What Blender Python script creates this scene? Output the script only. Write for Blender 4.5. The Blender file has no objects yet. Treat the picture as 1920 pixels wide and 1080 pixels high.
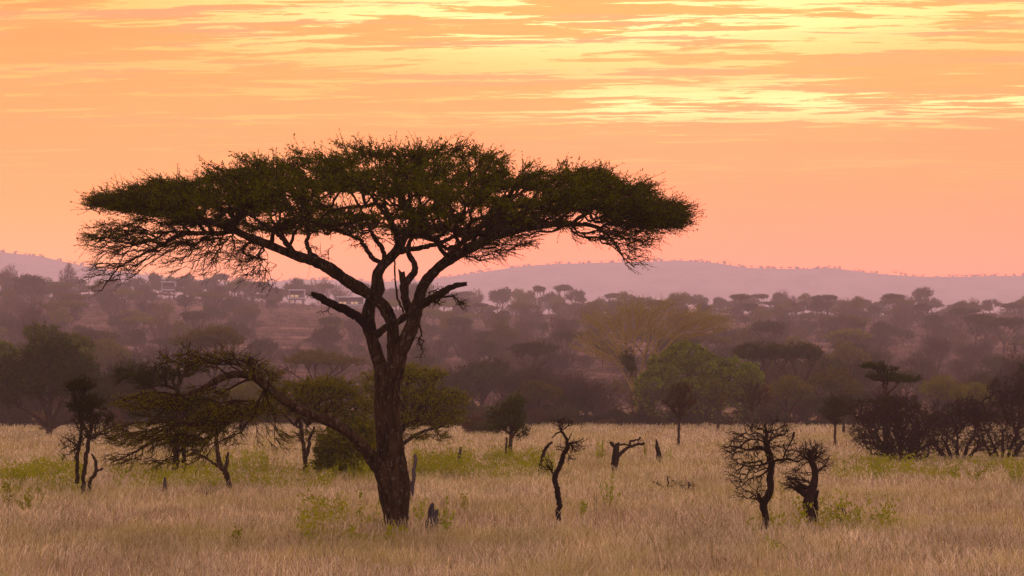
import bpy, math, random
import numpy as np
from mathutils import Vector

SEED = 7
rng = np.random.default_rng(SEED)
random.seed(SEED)
F, HZ, CH = 3650.0, 751.0, 3.2          # focal length and horizon row of a 1920 px wide frame, eye height
C = bpy.context.scene.collection

# ------------------------------------------------------------------ terrain
def sstep(a, b, t):
    t = np.clip((t - a) / (b - a), 0, 1)
    return t * t * (3 - 2 * t)

def wob(x, y, s, ph=0.0):
    return (np.sin(x / s + 1.3 * np.sin(y / s * .7 + ph)) + np.sin(y / s * 1.1 + 1.7 * np.sin(x / s * .6 + ph * 2))) * .5

def ground_z(x, y):
    x = np.asarray(x, float); y = np.asarray(y, float)
    prof = np.interp(y, [-1e4, 270, 389, 484, 568, 675, 782, 889, 972, 1091, 1150, 1250, 1700, 2400, 6000],
                     [0, 0, 3.3, 8.0, 12.6, 20.0, 28.0, 36.5, 43.0, 51.0, 53.5, 53.5, 42, 27, 10])
    ang = x / np.maximum(y, 100)
    left = (1 - sstep(-.20, .02, ang)) * 9.0 * sstep(500, 1120, y)
    amp = .05 + 1.2 * sstep(300, 500, y)
    return prof + left + amp * wob(x, y, 41.0) + .04 * wob(x, y, 7.0, 2.0) * sstep(20, 60, y)

def hill_top(x):
    """height of the far hill crest at world x, 3800 m out"""
    px = x / 3800 * F + 960
    yy = np.interp(px, [-2500, -1200, -500, 0, 70, 130, 200, 330, 480, 600, 690, 800, 880, 960, 1060, 1180, 1270, 1340, 1400, 1500, 1560, 1640, 1720, 1800, 1920, 2400, 3200, 4600],
                   [520, 490, 455, 474, 480, 494, 508, 524, 532, 526, 530, 528, 516, 504, 496, 493, 489, 494, 503, 507, 506, 516, 523, 521, 519, 500, 520, 540])
    return CH + (HZ - yy) / F * 3800

def far(Y):
    return Y if Y < 270 else 270 + (Y - 270) * 2.0

def at(px, by):
    """ground point under pixel (px, by) on the flat grassland"""
    Y = F * CH / (by - HZ)
    return (px - 960) / F * Y, Y

# ------------------------------------------------------------------ materials
def new_mat(name):
    m = bpy.data.materials.new(name); m.use_nodes = True
    nt = m.node_tree; nt.nodes.clear()
    return m, nt

class NB:
    def __init__(s, nt): s.nt = nt
    def n(s, typ, **kw):
        nd = s.nt.nodes.new(typ)
        for k, v in kw.items(): setattr(nd, k, v)
        return nd
    def l(s, a, b): s.nt.links.new(a, b)
    def put(s, sock, v):
        if hasattr(v, 'default_value') or hasattr(v, 'is_linked'): s.l(v, sock)
        elif v is not None: sock.default_value = v
    def math(s, op, a, b=None, c=None, clamp=False):
        nd = s.n('ShaderNodeMath', operation=op, use_clamp=clamp)
        s.put(nd.inputs[0], a)
        if b is not None: s.put(nd.inputs[1], b)
        if c is not None: s.put(nd.inputs[2], c)
        return nd.outputs[0]
    def comb(s, x, y, z):
        nd = s.n('ShaderNodeCombineXYZ')
        s.put(nd.inputs[0], x); s.put(nd.inputs[1], y); s.put(nd.inputs[2], z)
        return nd.outputs[0]
    def noise(s, vec, scale, detail=3.0, rough=.55, dist=0.0):
        nd = s.n('ShaderNodeTexNoise')
        if vec is not None: s.l(vec, nd.inputs['Vector'])
        nd.inputs['Scale'].default_value = scale; nd.inputs['Detail'].default_value = detail
        nd.inputs['Roughness'].default_value = rough; nd.inputs['Distortion'].default_value = dist
        return nd.outputs['Fac']
    def ramp(s, fac, stops, interp='LINEAR'):
        nd = s.n('ShaderNodeValToRGB'); r = nd.color_ramp; r.interpolation = interp
        while len(r.elements) < len(stops): r.elements.new(.5)
        for e, (p, c) in zip(r.elements, stops):
            e.position = p; e.color = (*c, 1) if len(c) == 3 else c
        s.put(nd.inputs[0], fac)
        return nd.outputs[0]
    def mix(s, fac, a, b, mode='MIX'):
        nd = s.n('ShaderNodeMix', data_type='RGBA', blend_type=mode)
        s.put(nd.inputs[0], fac)
        s.put(nd.inputs[6], a if hasattr(a, 'links') else (*a, 1)); s.put(nd.inputs[7], b if hasattr(b, 'links') else (*b, 1))
        return nd.outputs[2]
    def mrange(s, v, a, b, c=0.0, d=1.0, smooth=False):
        nd = s.n('ShaderNodeMapRange', clamp=True)
        if smooth: nd.interpolation_type = 'SMOOTHSTEP'
        s.put(nd.inputs[0], v)
        for i, q in enumerate((a, b, c, d)): nd.inputs[i + 1].default_value = q
        return nd.outputs[0]

def leaf_mat(name, c1, c2, c3=None, trans=.35, sh=0.0):
    m, nt = new_mat(name); b = NB(nt)
    out = b.n('ShaderNodeOutputMaterial'); geo = b.n('ShaderNodeNewGeometry'); oi = b.n('ShaderNodeObjectInfo')
    f = b.noise(geo.outputs['Position'], .9, 3)
    col = b.ramp(f, [(.3 + sh, c1), (.52 + sh, tuple((p + q) / 2 for p, q in zip(c1, c2))), (.7 + sh, c2)])
    col = b.mix(b.mrange(geo.outputs['Random Per Island'], 0, 1, 0, .5), col, c3 or c2)
    hsv = b.n('ShaderNodeHueSaturation'); b.l(col, hsv.inputs['Color'])
    b.l(b.mrange(oi.outputs['Random'], 0, 1, .7, 1.35), hsv.inputs['Value'])
    b.l(b.mrange(oi.outputs['Random'], 0, 1, .485, .515), hsv.inputs['Hue'])
    d = b.n('ShaderNodeBsdfDiffuse'); t = b.n('ShaderNodeBsdfTranslucent'); mx = b.n('ShaderNodeMixShader')
    b.l(hsv.outputs[0], d.inputs[0]); b.l(hsv.outputs[0], t.inputs[0])
    mx.inputs[0].default_value = trans
    b.l(d.outputs[0], mx.inputs[1]); b.l(t.outputs[0], mx.inputs[2]); b.l(mx.outputs[0], out.inputs[0])
    return m

def bark_mat(name, c1, c2, fleck=None, scale=9.0, vary=.3, bump=.4):
    m, nt = new_mat(name); b = NB(nt)
    out = b.n('ShaderNodeOutputMaterial'); tc = b.n('ShaderNodeTexCoord'); oi = b.n('ShaderNodeObjectInfo')
    mp = b.n('ShaderNodeMapping'); mp.inputs['Scale'].default_value = (1, 1, .22)
    b.l(tc.outputs['Object'], mp.inputs[0])
    f = b.noise(mp.outputs[0], scale, 5, .65, .4)
    col = b.ramp(f, [(.35, c1), (.65, c2)])
    if fleck:
        mp2 = b.n('ShaderNodeMapping'); mp2.inputs['Scale'].default_value = (1, 1, .45)
        b.l(tc.outputs['Object'], mp2.inputs[0])
        g = b.noise(mp2.outputs[0], 16, 4, .7)
        col = b.mix(b.mrange(g, .56, .64), col, fleck)
    hsv = b.n('ShaderNodeHueSaturation'); b.l(col, hsv.inputs['Color'])
    b.l(b.mrange(oi.outputs['Random'], 0, 1, 1 - vary, 1 + vary), hsv.inputs['Value'])
    p = b.n('ShaderNodeBsdfPrincipled'); p.inputs['Roughness'].default_value = .95
    p.inputs['Specular IOR Level'].default_value = .08
    b.l(hsv.outputs[0], p.inputs['Base Color'])
    if bump:
        bp = b.n('ShaderNodeBump'); bp.inputs['Strength'].default_value = bump; bp.inputs['Distance'].default_value = .03
        b.l(f, bp.inputs['Height']); b.l(bp.outputs[0], p.inputs['Normal'])
    b.l(p.outputs[0], out.inputs[0])
    return m

M = {}
M['bark'] = bark_mat('acacia_bark', (.008, .005, .002), (.055, .033, .016), (.11, .085, .06), bump=1.0)
M['barkdead'] = bark_mat('dead_wood', (.010, .006, .004), (.032, .020, .014), None)
M['greywood'] = bark_mat('weathered_wood', (.035, .028, .03), (.10, .085, .09), None)
M['twig'] = bark_mat('dark_twig', (.012, .007, .003), (.028, .017, .007), None, bump=0)
M['twiggrey'] = bark_mat('grey_twig', (.060, .032, .036), (.105, .060, .060), None, bump=0)
M['twigdark'] = bark_mat('plum_twig', (.026, .013, .014), (.050, .027, .026), None, bump=0)
M['twigyel'] = bark_mat('yellow_twig', (.17, .13, .035), (.27, .21, .06), None, bump=0)
M['leaf'] = leaf_mat('acacia_leaf', (.008, .011, .0), (.105, .120, .0), (.115, .11, .001), trans=.28, sh=.05)  # shifted dark stops paint the shaded crown interior into the leaf colour
M['leafolive'] = leaf_mat('olive_leaf', (.036, .038, .0), (.13, .122, .0), (.22, .19, .001), trans=.4)
M['leafgreen'] = leaf_mat('bright_green_leaf', (.010, .018, .0), (.12, .17, .0), (.26, .28, .0), trans=.12, sh=.02)  # dark stops paint shade between leaf clumps into the colour
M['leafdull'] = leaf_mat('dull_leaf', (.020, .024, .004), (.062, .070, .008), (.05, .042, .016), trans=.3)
M['leafbrown'] = leaf_mat('brown_leaf', (.05, .026, .006), (.12, .062, .012), (.09, .065, .008), trans=.35)
M['leafdark'] = leaf_mat('dark_leaf', (.010, .014, .001), (.036, .046, .002), (.055, .062, .003), trans=.25)
M['weed'] = leaf_mat('weed_leaf', (.10, .15, .002), (.26, .30, .004), (.40, .38, .03), trans=.4)

# ------------------------------------------------------------------ mesh building
class MB:
    def __init__(s): s.v = []; s.f = []; s.m = []; s.n = 0; s.mats = []; s.attr = []
    def mi(s, mat):
        if mat not in s.mats: s.mats.append(mat)
        return s.mats.index(mat)
    def add(s, V, Fc, mat, attr=None):
        if len(V) == 0: return
        Fc = np.asarray(Fc, np.int64) + s.n
        s.v.append(np.asarray(V, np.float32)); s.n += len(V)
        s.f.append(Fc); s.m.append(np.full(len(Fc), s.mi(mat), np.int32))
        if attr is not None: s.attr.append(np.asarray(attr, np.float32))
    def build(s, name, parent=None, smooth=False, loc=None):
        me = bpy.data.meshes.new(name)
        V = np.concatenate(s.v)
        me.vertices.add(len(V)); me.vertices.foreach_set('co', V.ravel())
        tot = np.concatenate([np.full(len(f), f.shape[1], np.int32) for f in s.f])
        idx = np.concatenate([f.ravel() for f in s.f]).astype(np.int32)
        st = np.concatenate([[0], np.cumsum(tot)[:-1]]).astype(np.int32)
        me.loops.add(len(idx)); me.loops.foreach_set('vertex_index', idx)
        me.polygons.add(len(tot)); me.polygons.foreach_set('loop_start', st)
        me.polygons.foreach_set('material_index', np.concatenate(s.m))
        if smooth: me.polygons.foreach_set('use_smooth', np.ones(len(tot), bool))
        if s.attr:
            a = me.attributes.new('tint', 'FLOAT_COLOR', 'POINT'); a.data.foreach_set('color', np.concatenate(s.attr).ravel())
        for k in s.mats: me.materials.append(M[k] if isinstance(k, str) else k)
        me.update(calc_edges=True)
        o = bpy.data.objects.new(name, me); C.objects.link(o)
        if parent is not None: o.parent = parent
        if loc is not None: o.location = loc
        return o

def norm(v): return v / np.maximum(np.linalg.norm(v, axis=-1, keepdims=True), 1e-9)

def frames(d):
    a = np.where(np.abs(d[:, 2:3]) > .9, np.array([[1., 0, 0]]), np.array([[0, 0, 1.]]))
    u = norm(np.cross(d, a)); return u, np.cross(d, u)

def strips(mb, P, R, k, mat):
    """P (n, s, 3) polylines, R (n, s) radii: n thin tubes of k sides"""
    n, s, _ = P.shape
    if n == 0: return
    d = norm(P[:, -1] - P[:, 0]); u, v = frames(d)
    th = np.arange(k) * 2 * np.pi / k
    ring = u[:, None, :] * np.cos(th)[None, :, None] + v[:, None, :] * np.sin(th)[None, :, None]
    V = P[:, :, None, :] + R[:, :, None, None] * ring[:, None, :, :]
    base = (np.arange(n) * s * k)[:, None, None]
    i = np.arange(s - 1)[None, :, None] * k; j = np.arange(k)[None, None, :]; j2 = (j + 1) % k
    Fc = np.stack([base + i + j, base + i + j2, base + i + k + j2, base + i + k + j], -1).reshape(-1, 4)
    mb.add(V.reshape(-1, 3), Fc, mat)

def leaves(mb, o, d, L, W, mat):
    """rhombus leaves at o pointing along d"""
    n = len(o)
    if n == 0: return
    r = norm(rng.normal(size=(n, 3))); s = norm(np.cross(d, r))
    L = L[:, None]; W = W[:, None]
    V = np.stack([o, o + d * L * .45 + s * W * .5, o + d * L, o + d * L * .45 - s * W * .5], 1).reshape(-1, 3)
    mb.add(V, np.arange(n * 4).reshape(-1, 4), mat)

def catmull(P, step):
    P = np.asarray(P, float); out = []
    Q = np.vstack([2 * P[0] - P[1], P, 2 * P[-1] - P[-2]])
    for i in range(1, len(Q) - 2):
        L = np.linalg.norm(Q[i + 1][:3] - Q[i][:3]); m = max(2, int(L / step) + 1)
        for t in np.arange(m) / m:
            a, b, c, d = Q[i - 1], Q[i], Q[i + 1], Q[i + 2]
            out.append(.5 * (2 * b + (c - a) * t + (2 * a - 5 * b + 4 * c - d) * t * t + (3 * b - a - 3 * c + d) * t ** 3))
    out.append(P[-1]); return np.array(out)

def limb_tube(mb, pts, mat, k=12, rough=.07, cap=True, step=None, splinter=False, kink=.22):
    """one limb as a continuous tapering tube with an uneven surface; pts rows are x y z r"""
    Q = catmull(pts, step or max(.05, float(np.mean(np.asarray(pts)[:, 3])) * .9))
    if k <= 10 and kink:
        nz = rng.normal(size=(len(Q), 3)) * np.minimum(Q[:, 3:4], .035) * kink * (1.3 if k <= 8 else .8); nz = nz + np.roll(nz, 1, 0) * .6; nz[0] = 0
        Q = Q.copy(); Q[:, :3] += nz
    P, R = Q[:, :3], np.maximum(Q[:, 3], .002)
    T = norm(np.gradient(P, axis=0)); u = norm(np.cross(T[0], [0.3, .9, .1])); U = [u]
    for i in range(1, len(P)):
        u = u - T[i] * np.dot(u, T[i]); u = u / np.linalg.norm(u); U.append(u)
    U = np.array(U); W = np.cross(T, U); th = np.arange(k) * 2 * np.pi / k
    s = np.concatenate([[0], np.cumsum(np.linalg.norm(np.diff(P, axis=0), axis=1))])
    q = s / max(R.mean(), .02); ph = rng.uniform(0, 6.28, 6)
    f = 1 + rough * (np.sin(3 * th[None] + ph[0] + q[:, None] * .35) + .8 * np.sin(5 * th[None] + ph[1] - q[:, None] * .22)
                     + .7 * np.sin(q[:, None] * .8 + ph[2]) + .8 * rng.normal(size=(len(P), k)))
    rr = R[:, None] * f
    V = P[:, None] + rr[..., None] * (U[:, None] * np.cos(th)[None, :, None] + W[:, None] * np.sin(th)[None, :, None])
    if splinter:
        V[-1] += T[-1] * (rng.uniform(-1.2, 1.6, (k, 1)) * R[-1]); V[-2] += T[-1] * (rng.uniform(-.3, .4, (k, 1)) * R[-1])
    n = len(P); i = np.arange(n - 1)[:, None] * k; j = np.arange(k)[None]; j2 = (j + 1) % k
    Fc = np.stack([i + j, i + j2, i + k + j2, i + k + j], -1).reshape(-1, 4)
    V = V.reshape(-1, 3); mb.add(V, Fc, mat)
    if cap:
        e = np.vstack([V[-k:], P[-1] + T[-1] * R[-1] * .5])
        mb.add(e, np.array([[a, (a + 1) % k, k] for a in range(k)]), mat)
    return Q

def mst(S, path, T, bf, pull=None):
    n = len(T); nS = len(S)
    cost = np.full(n, 1e9); par = np.zeros(n, int)
    for c in range(0, nS, 200):
        D = np.linalg.norm(T[:, None] - S[None, c:c + 200], axis=2) + bf * path[None, c:c + 200]
        a = D.argmin(1); v = D[np.arange(n), a]; m = v < cost
        cost[m] = v[m]; par[m] = a[m] + c
    allP = np.vstack([S, T]); pl = np.concatenate([path, np.zeros(n)]); done = np.zeros(n, bool); order = []
    for _ in range(n):
        i = int(np.argmin(cost)); gi = nS + i; p = par[i]
        pl[gi] = pl[p] + np.linalg.norm(allP[gi] - allP[p]); order.append(i); done[i] = True; cost[i] = 1e18
        D = np.sqrt(((T - T[i]) ** 2).sum(1)) + bf * pl[gi]
        m = (D < cost) & ~done; cost[m] = D[m]; par[m] = gi
    return par, order

class Tree:
    """trunk limbs are given, branches grow out to target points, twigs and leaves on those"""
    def __init__(s): s.tr = MB(); s.cr = MB(); s.S = []; s.SR = []; s.SP = []; s.T = []; s.edges = None
    def limb(s, pts, mat='bark', k=12, attach=True, rough=.07, mb=None, path0=0.0, splinter=False):
        Q = limb_tube(mb or s.tr, pts, mat, k, rough, splinter=splinter)
        if attach:
            d = np.concatenate([[0], np.cumsum(np.linalg.norm(np.diff(Q[:, :3], axis=0), axis=1))]) + path0
            st = max(1, len(Q) // 60)
            s.S.append(Q[::st, :3]); s.SR.append(Q[::st, 3]); s.SP.append(d[::st])
        return Q
    def pad(s, c, r, n, flat=0.0, shell=0.0):
        d = norm(rng.normal(size=(n, 3))); q = rng.uniform(0, 1, (n, 1)) ** (1 / 3)
        q = q * (1 - shell) + shell * np.maximum(q, .85)
        p = d * q
        if flat: p[:, 2] = np.abs(p[:, 2]) * (1 - flat) + p[:, 2] * flat - .2
        s.T.append(np.asarray(c) + p * np.asarray(r))
    def grow(s, bf=.35, rtip=.006, rmax=.12, pw=.47, mat='twig', bend=.10, kk=4, sag=0.0, smin=0.0):
        S = np.vstack(s.S); SR = np.concatenate(s.SR); SP = np.concatenate(s.SP); T = np.vstack(s.T)
        par, order = mst(S, SP, T, bf)
        nS = len(S); cnt = np.zeros(nS + len(T)) + 1
        cnt[:nS] = 0
        for i in reversed(order): cnt[par[i]] += cnt[nS + i]
        A = np.vstack([S, T]); a = A[par]; b = T; n = len(T)
        rb = np.minimum(rtip * cnt[nS:] ** pw, rmax); rp = np.where(par < nS, rb * 1.25, np.minimum(rtip * cnt[par] ** pw, rmax))
        rp = np.minimum(rp, rb * 1.5)
        L = np.linalg.norm(b - a, axis=1, keepdims=True)
        o1 = rng.normal(size=(n, 3)) * L * bend; o2 = rng.normal(size=(n, 3)) * L * bend
        o1[:, 2] += L[:, 0] * sag
        P = np.stack([a, a + (b - a) * .33 + o1, a + (b - a) * .68 + o1 * .6 + o2 * .5, b], 1)
        R = np.stack([rp, rp * .7 + rb * .3, rp * .35 + rb * .65, rb], 1)
        big = rb > 3.5 * rtip
        strips(s.cr, P[big], R[big], max(kk, 5), mat); strips(s.cr, P[~big], R[~big], 3, mat)
        s.edges = (P, R, cnt[nS:]); return s
    def sprays(s, n, L, r, mat='twig', lmat='leaf', nl=6, ll=.05, lw=.018, out=.5, up=.1, rnd=.7, centre=None, flat=1.0, sub=0, subL=.5, maxr=None, lspread=.9, where=None, curl=.15):
        P, R, cnt = s.edges
        w = (R[:, 3] <= (maxr or 1e9)).astype(float) * np.linalg.norm(P[:, 3] - P[:, 0], axis=1)
        if where is not None: w = w * where(P[:, 3])
        w = w + 1e-12
        i = rng.choice(len(P), n, p=w / w.sum()); t = rng.uniform(0, 3, n); k = np.minimum(t.astype(int), 2); fr = (t - k)[:, None]
        o = P[i, k] * (1 - fr) + P[i, k + 1] * fr
        ed = norm(P[i, 3] - P[i, 0])
        c = np.asarray(centre) if centre is not None else P[:, 3].mean(0)
        od = o - c; od[:, 2] *= .4; od = norm(od)
        d = ed * .5 + od * out + rng.normal(size=(n, 3)) * rnd * np.array([1, 1, flat]); d[:, 2] += up
        d = norm(d); ln = L * rng.uniform(.5, 1.3, n)
        s._twigs(o, d, ln, r, mat, lmat, nl, ll, lw, lspread, curl, up)
        if sub:
            m = n * sub; j = np.repeat(np.arange(n), sub); t = rng.uniform(.25, .95, m)[:, None]
            o2 = o[j] + d[j] * ln[j][:, None] * t
            d2 = norm(d[j] + rng.normal(size=(m, 3)) * .6)
            s._twigs(o2, d2, ln[j] * subL * rng.uniform(.6, 1.2, m), r * .75, mat, lmat, nl, ll, lw, lspread, curl, up)
    def _twigs(s, o, d, ln, r, mat, lmat, nl, ll, lw, lspread, curl, up):
        n = len(o); c = rng.normal(size=(n, 3)) * curl * ln[:, None]; c[:, 2] += ln * curl * (1 if up > 0 else -.5)
        e = o + d * ln[:, None]; mid = (o + e) / 2 - c * .5
        R = np.stack([np.full(n, r), np.full(n, r * .8), np.full(n, r * .35)], 1)
        strips(s.cr, np.stack([o, mid, e], 1), R, 3, mat)
        if nl:
            j = np.repeat(np.arange(n), nl); t = rng.uniform(.1, 1.02, n * nl)[:, None]
            q = o[j] * (1 - t) ** 2 + 2 * (mid[j]) * t * (1 - t) + e[j] * t * t
            dd = norm(d[j] * .6 + rng.normal(size=(len(j), 3)) * lspread)
            leaves(s.cr, q, dd, ll * rng.uniform(.6, 1.4, len(j)), lw * rng.uniform(.6, 1.4, len(j)), lmat)

def tag(o, label, cat, group=None, kind=None):
    if label: o['label'] = label
    if cat: o['category'] = cat
    if group: o['group'] = group
    if kind: o['kind'] = kind
    return o

def empty(name, loc, label, cat, group=None, rz=0.0):
    o = bpy.data.objects.new(name, None); C.objects.link(o); o.empty_display_size = .3
    o.location = loc; o.rotation_euler = (0, 0, rz)
    return tag(o, label, cat, group)

def place(name, t, loc, label, cat, group=None, trunk='trunk', crown='crown'):
    r = empty(name, loc, label, cat, group)
    if t.tr.v: t.tr.build(trunk, r, smooth=True)
    if t.cr.v: t.cr.build(crown, r)
    return r

def dup(root, loc, rz=0.0, sc=(1, 1, 1), label=None, cat=None, group=None):
    r = root.copy(); C.objects.link(r); r.location = loc; r.rotation_euler = (0, 0, rz); r.scale = sc
    if label: r['label'] = label
    if group: r['group'] = group
    for ch in root.children:
        c = ch.copy(); C.objects.link(c); c.parent = r
    return r

class Px:
    """turns pixels of the photograph into local metres of a plant standing at (bx, by)"""
    def __init__(s, bx, by):
        s.sh = .26 * (by - HZ) / CH; by = by + s.sh
        s.bx, s.by = bx, by; s.X, s.Y = at(bx, by); s.g = float(ground_z(s.X, s.Y)); s.loc = (s.X, s.Y, s.g)
    def p(s, px, py, dy=0.0):
        Y = s.Y + dy
        return np.array([(px - 960) / F * Y - s.X, dy, CH + (HZ - py) / F * Y - s.g])
    def q(s, rows):
        return [[*s.p(a, b, dy), r * s.Y / F] for a, b, dy, r in rows]
    def m(s, v): return v * s.Y / F

# ------------------------------------------------------------------ the great umbrella acacia
def great_acacia():
    g = Px(742, 985); t = Tree(); q = g.q
    low = MB(); st1 = MB(); st2 = MB()
    t.limb(q([(744, 1012, 0, 29), (744, 996, 0, 24), (743, 976, 0, 22), (742, 950, 0, 25), (739, 915, 0, 29), (736, 885, 0, 28), (731, 830, 0, 25.5), (727, 780, 0, 24.5), (726, 740, 0, 23.5), (726, 705, 0, 24), (728, 688, 0, 22)]), k=28, rough=.035, attach=False)
    for a in ((727, 7), (752, 8), (761, 5), (737, 9)):
        t.limb(q([(a[0] + (a[0] - 742) * .2, 1010, -.3, a[1]), (a[0], 992, -.25, a[1]), (a[0] + (742 - a[0]) * .1, 960, -.2, a[1] * 1.1), (a[0] + (742 - a[0]) * .25, 915, -.12, a[1] * .9), (a[0] + (736 - a[0]) * .5, 870, -.05, a[1] * .6), (a[0] + (732 - a[0]) * .7, 800, 0, a[1] * .4)]), k=8, attach=False)
    t.limb(q([(719, 712, .05, 15), (711, 682, .1, 12.5), (702, 650, .2, 12), (695, 620, .25, 13), (691, 596, .3, 12), (693, 575, .3, 11.5), (702, 554, .3, 13), (708, 541, .3, 13), (707, 519, .35, 9.5), (716, 500, .4, 9), (733, 483, .5, 9), (748, 464, .7, 9), (762, 440, 1.0, 7.5), (790, 410, 1.6, 5), (830, 370, 2.4, 3)]), k=16)
    t.limb(q([(738, 708, -.1, 18), (741, 680, -.12, 15), (739, 655, -.15, 12.5), (737, 628, -.2, 11.5), (733, 603, -.3, 11), (722, 580, -.4, 11), (709, 563, -.5, 10.5), (688, 549, -.6, 10.5), (663, 534, -.8, 11), (640, 519, -1, 10.5), (615, 502, -1.2, 10.5), (588, 489, -1.4, 9.5), (560, 480, -1.6, 8.5), (530, 470, -1.8, 8), (500, 458, -2, 7.5), (470, 447, -2.1, 7), (430, 427, -2.2, 6), (390, 415, -2.3, 5), (345, 405, -2.3, 3.5), (290, 395, -2.3, 2.2)]), k=16)
    t.limb(q([(738, 708, -.15, 17), (745, 680, -.2, 14.5), (754, 652, -.25, 13.5), (767, 623, -.25, 13), (776, 600, -.25, 14), (779, 583, -.25, 13), (785, 568, -.25, 11), (789, 546, -.3, 10.5), (801, 524, -.4, 9.5), (820, 503, -.6, 9), (844, 486, -.8, 9), (873, 471, -1, 8.5), (905, 455, -1.2, 7.5), (933, 441, -1.4, 6.5), (1000, 427, -1.6, 5), (1050, 421, -1.7, 4), (1100, 422, -1.8, 3), (1130, 433, -1.9, 2.4), (1150, 453, -1.9, 1.8), (1167, 480, -1.9, 1.3), (1190, 502, -1.9, .8)]), k=16)
    t.limb(q([(776, 596, -.2, 9), (765, 575, -.1, 8.5), (759, 553, 0, 7.5), (760, 534, .1, 8), (770, 520, .2, 7), (778, 505, .3, 6), (774, 488, .5, 5.5), (766, 474, .8, 5), (770, 450, 1.4, 4), (800, 430, 2.6, 3)]), k=10)
    t.limb(q([(760, 536, .1, 7), (755, 524, .1, 6.5), (753, 513, .1, 6.5)]), k=8, attach=False, splinter=True)
    t.limb(q([(697, 628, .2, 9), (714, 622, .15, 7), (727, 611, 0, 6), (748, 602, -.1, 6), (770, 588, -.2, 7)]), k=8, attach=False)
    t.limb(q([(740, 480, .5, 1.6), (740, 500, .3, 1.7), (741, 524, .2, 1.8), (745, 555, .1, 2), (752, 575, 0, 2), (757, 586, -.1, 2)]), k=5, attach=False)
    t.limb(q([(733, 483, .5, 6), (712, 491, .7, 4.6), (697, 482, .9, 4.6), (686, 466, 1.1, 4.2), (676, 450, 1.3, 3.6), (650, 440, 1.8, 3), (610, 425, 2.6, 2.2), (560, 405, 3.4, 1.5)]), k=8)
    t.limb(q([(728, 490, .5, 6.5), (721, 480, .6, 5), (716, 464, .6, 4.6), (704, 450, .6, 4.2), (690, 420, .5, 3.2), (670, 380, .3, 2), (650, 340, 0, 1.4)]), k=8)
    t.limb(q([(750, 472, .6, 6), (777, 466, .6, 5), (815, 459, .7, 4.4), (860, 440, .9, 3.6), (920, 415, 1.3, 2.6), (1000, 390, 1.8, 1.8), (1080, 370, 2, 1.2)]), k=8)
    t.limb(q([(604, 497, -1.3, 6), (590, 484, -1.2, 5), (579, 470, -1, 4.5), (576, 455, -.8, 4), (577, 435, -.6, 3.4), (565, 400, -.2, 2.4), (540, 350, .2, 1.4)]), k=8)
    t.limb(q([(560, 482, -1.6, 6), (545, 466, -1.7, 5), (530, 447, -2.2, 4.2), (500, 425, -2.8, 3.4), (460, 400, -3.4, 2.4), (400, 375, -4, 1.4)]), k=8)
    t.limb(q([(440, 434, -2.2, 5), (403, 436, -2.3, 4.2), (370, 437, -2.4, 4), (340, 441, -2.5, 3.6), (307, 456, -2.6, 3), (262, 480, -2.7, 2.2), (222, 503, -2.7, 1.5), (190, 545, -2.7, .8)]), k=8)
    t.limb(q([(500, 460, -2, 4), (470, 455, -1.4, 3), (455, 470, -.8, 2.4), (470, 482, -.2, 2), (500, 487, .3, 1.2)]), k=6)
    t.limb(q([(820, 503, -.6, 6), (850, 470, -1.6, 5), (880, 440, -2.8, 3.6), (930, 400, -3.8, 2.4), (990, 350, -4.3, 1.4)]), k=8)
    t.limb(q([(748, 464, .7, 6), (740, 430, -.4, 5), (720, 400, -1.8, 3.6), (690, 360, -3.2, 2.4), (650, 330, -4.2, 1.4)]), k=8)
    t.limb(q([(762, 440, 1, 6), (770, 420, 2.2, 4), (760, 390, 3.6, 2.6), (740, 350, 4.6, 1.4)]), k=8)
    t.limb(q([(844, 486, -.8, 6), (900, 450, .2, 4.6), (970, 420, 1.4, 3.4), (1050, 385, 2.4, 2.2), (1120, 360, 2.8, 1.4)]), k=8)
    # broken dead stubs, each a part
    limb_tube(st1, q([(697, 622, .15, 9), (681, 603, 0, 8.5), (661, 587, -.2, 8.5), (639, 577, -.4, 8), (615, 567, -.6, 7.5), (596, 556, -.8, 6), (584, 553, -.85, 5)]), 'barkdead', 10, .09, splinter=True)
    limb_tube(st2, q([(782, 578, -.3, 8), (790, 571, -.4, 7.5), (813, 558, -.7, 7), (839, 543, -1, 6), (855, 535, -1.2, 5), (873, 533, -1.3, 3.4)]), 'barkdead', 10, .09, splinter=True)
    # twigs on the dead stubs and the hanging sprig
    tw = Tree(); tw.S = [np.array([g.p(a, b, -.8) for a, b in ((620, 570), (605, 562), (590, 556))])]; tw.SR = [np.full(3, .03)]; tw.SP = [np.zeros(3)]
    tw.pad(g.p(585, 553, -.8), (g.m(14), .2, g.m(9)), 10); tw.pad(g.p(608, 585, -.8), (g.m(18), .2, g.m(9)), 6)
    tw.grow(rtip=.005, mat='barkdead'); tw.sprays(40, .12, .004, 'barkdead', None, nl=0)
    st1.v += tw.cr.v; off = st1.n
    for f_, m_ in zip(tw.cr.f, tw.cr.m): st1.f.append(f_ + off); st1.m.append(m_ * 0)
    st1.n += tw.cr.n
    # low sweeping branch, its own part
    Q = t.limb(q([(733, 925, -.05, 16), (720, 896, -.2, 15), (704, 868, -.4, 13), (685, 842, -.6, 11.5), (664, 819, -.8, 10), (642, 804, -1, 9.5), (621, 792, -1.2, 9), (585, 778, -1.5, 8.5), (553, 763, -1.8, 8.5), (524, 744, -2, 8), (505, 729, -2.1, 8), (486, 712, -2.2, 8), (474, 705, -2.2, 7.5), (452, 702, -2.3, 6.5), (428, 704, -2.4, 6.5), (404, 715, -2.5, 6), (380, 729, -2.5, 5.5), (355, 742, -2.6, 5.5), (349, 768, -2.6, 4.2), (331, 793, -2.7, 3.6), (305, 815, -2.8, 3), (256, 846, -2.9, 2), (208, 868, -3, 1)]), k=12, attach=False, mb=low)
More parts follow.
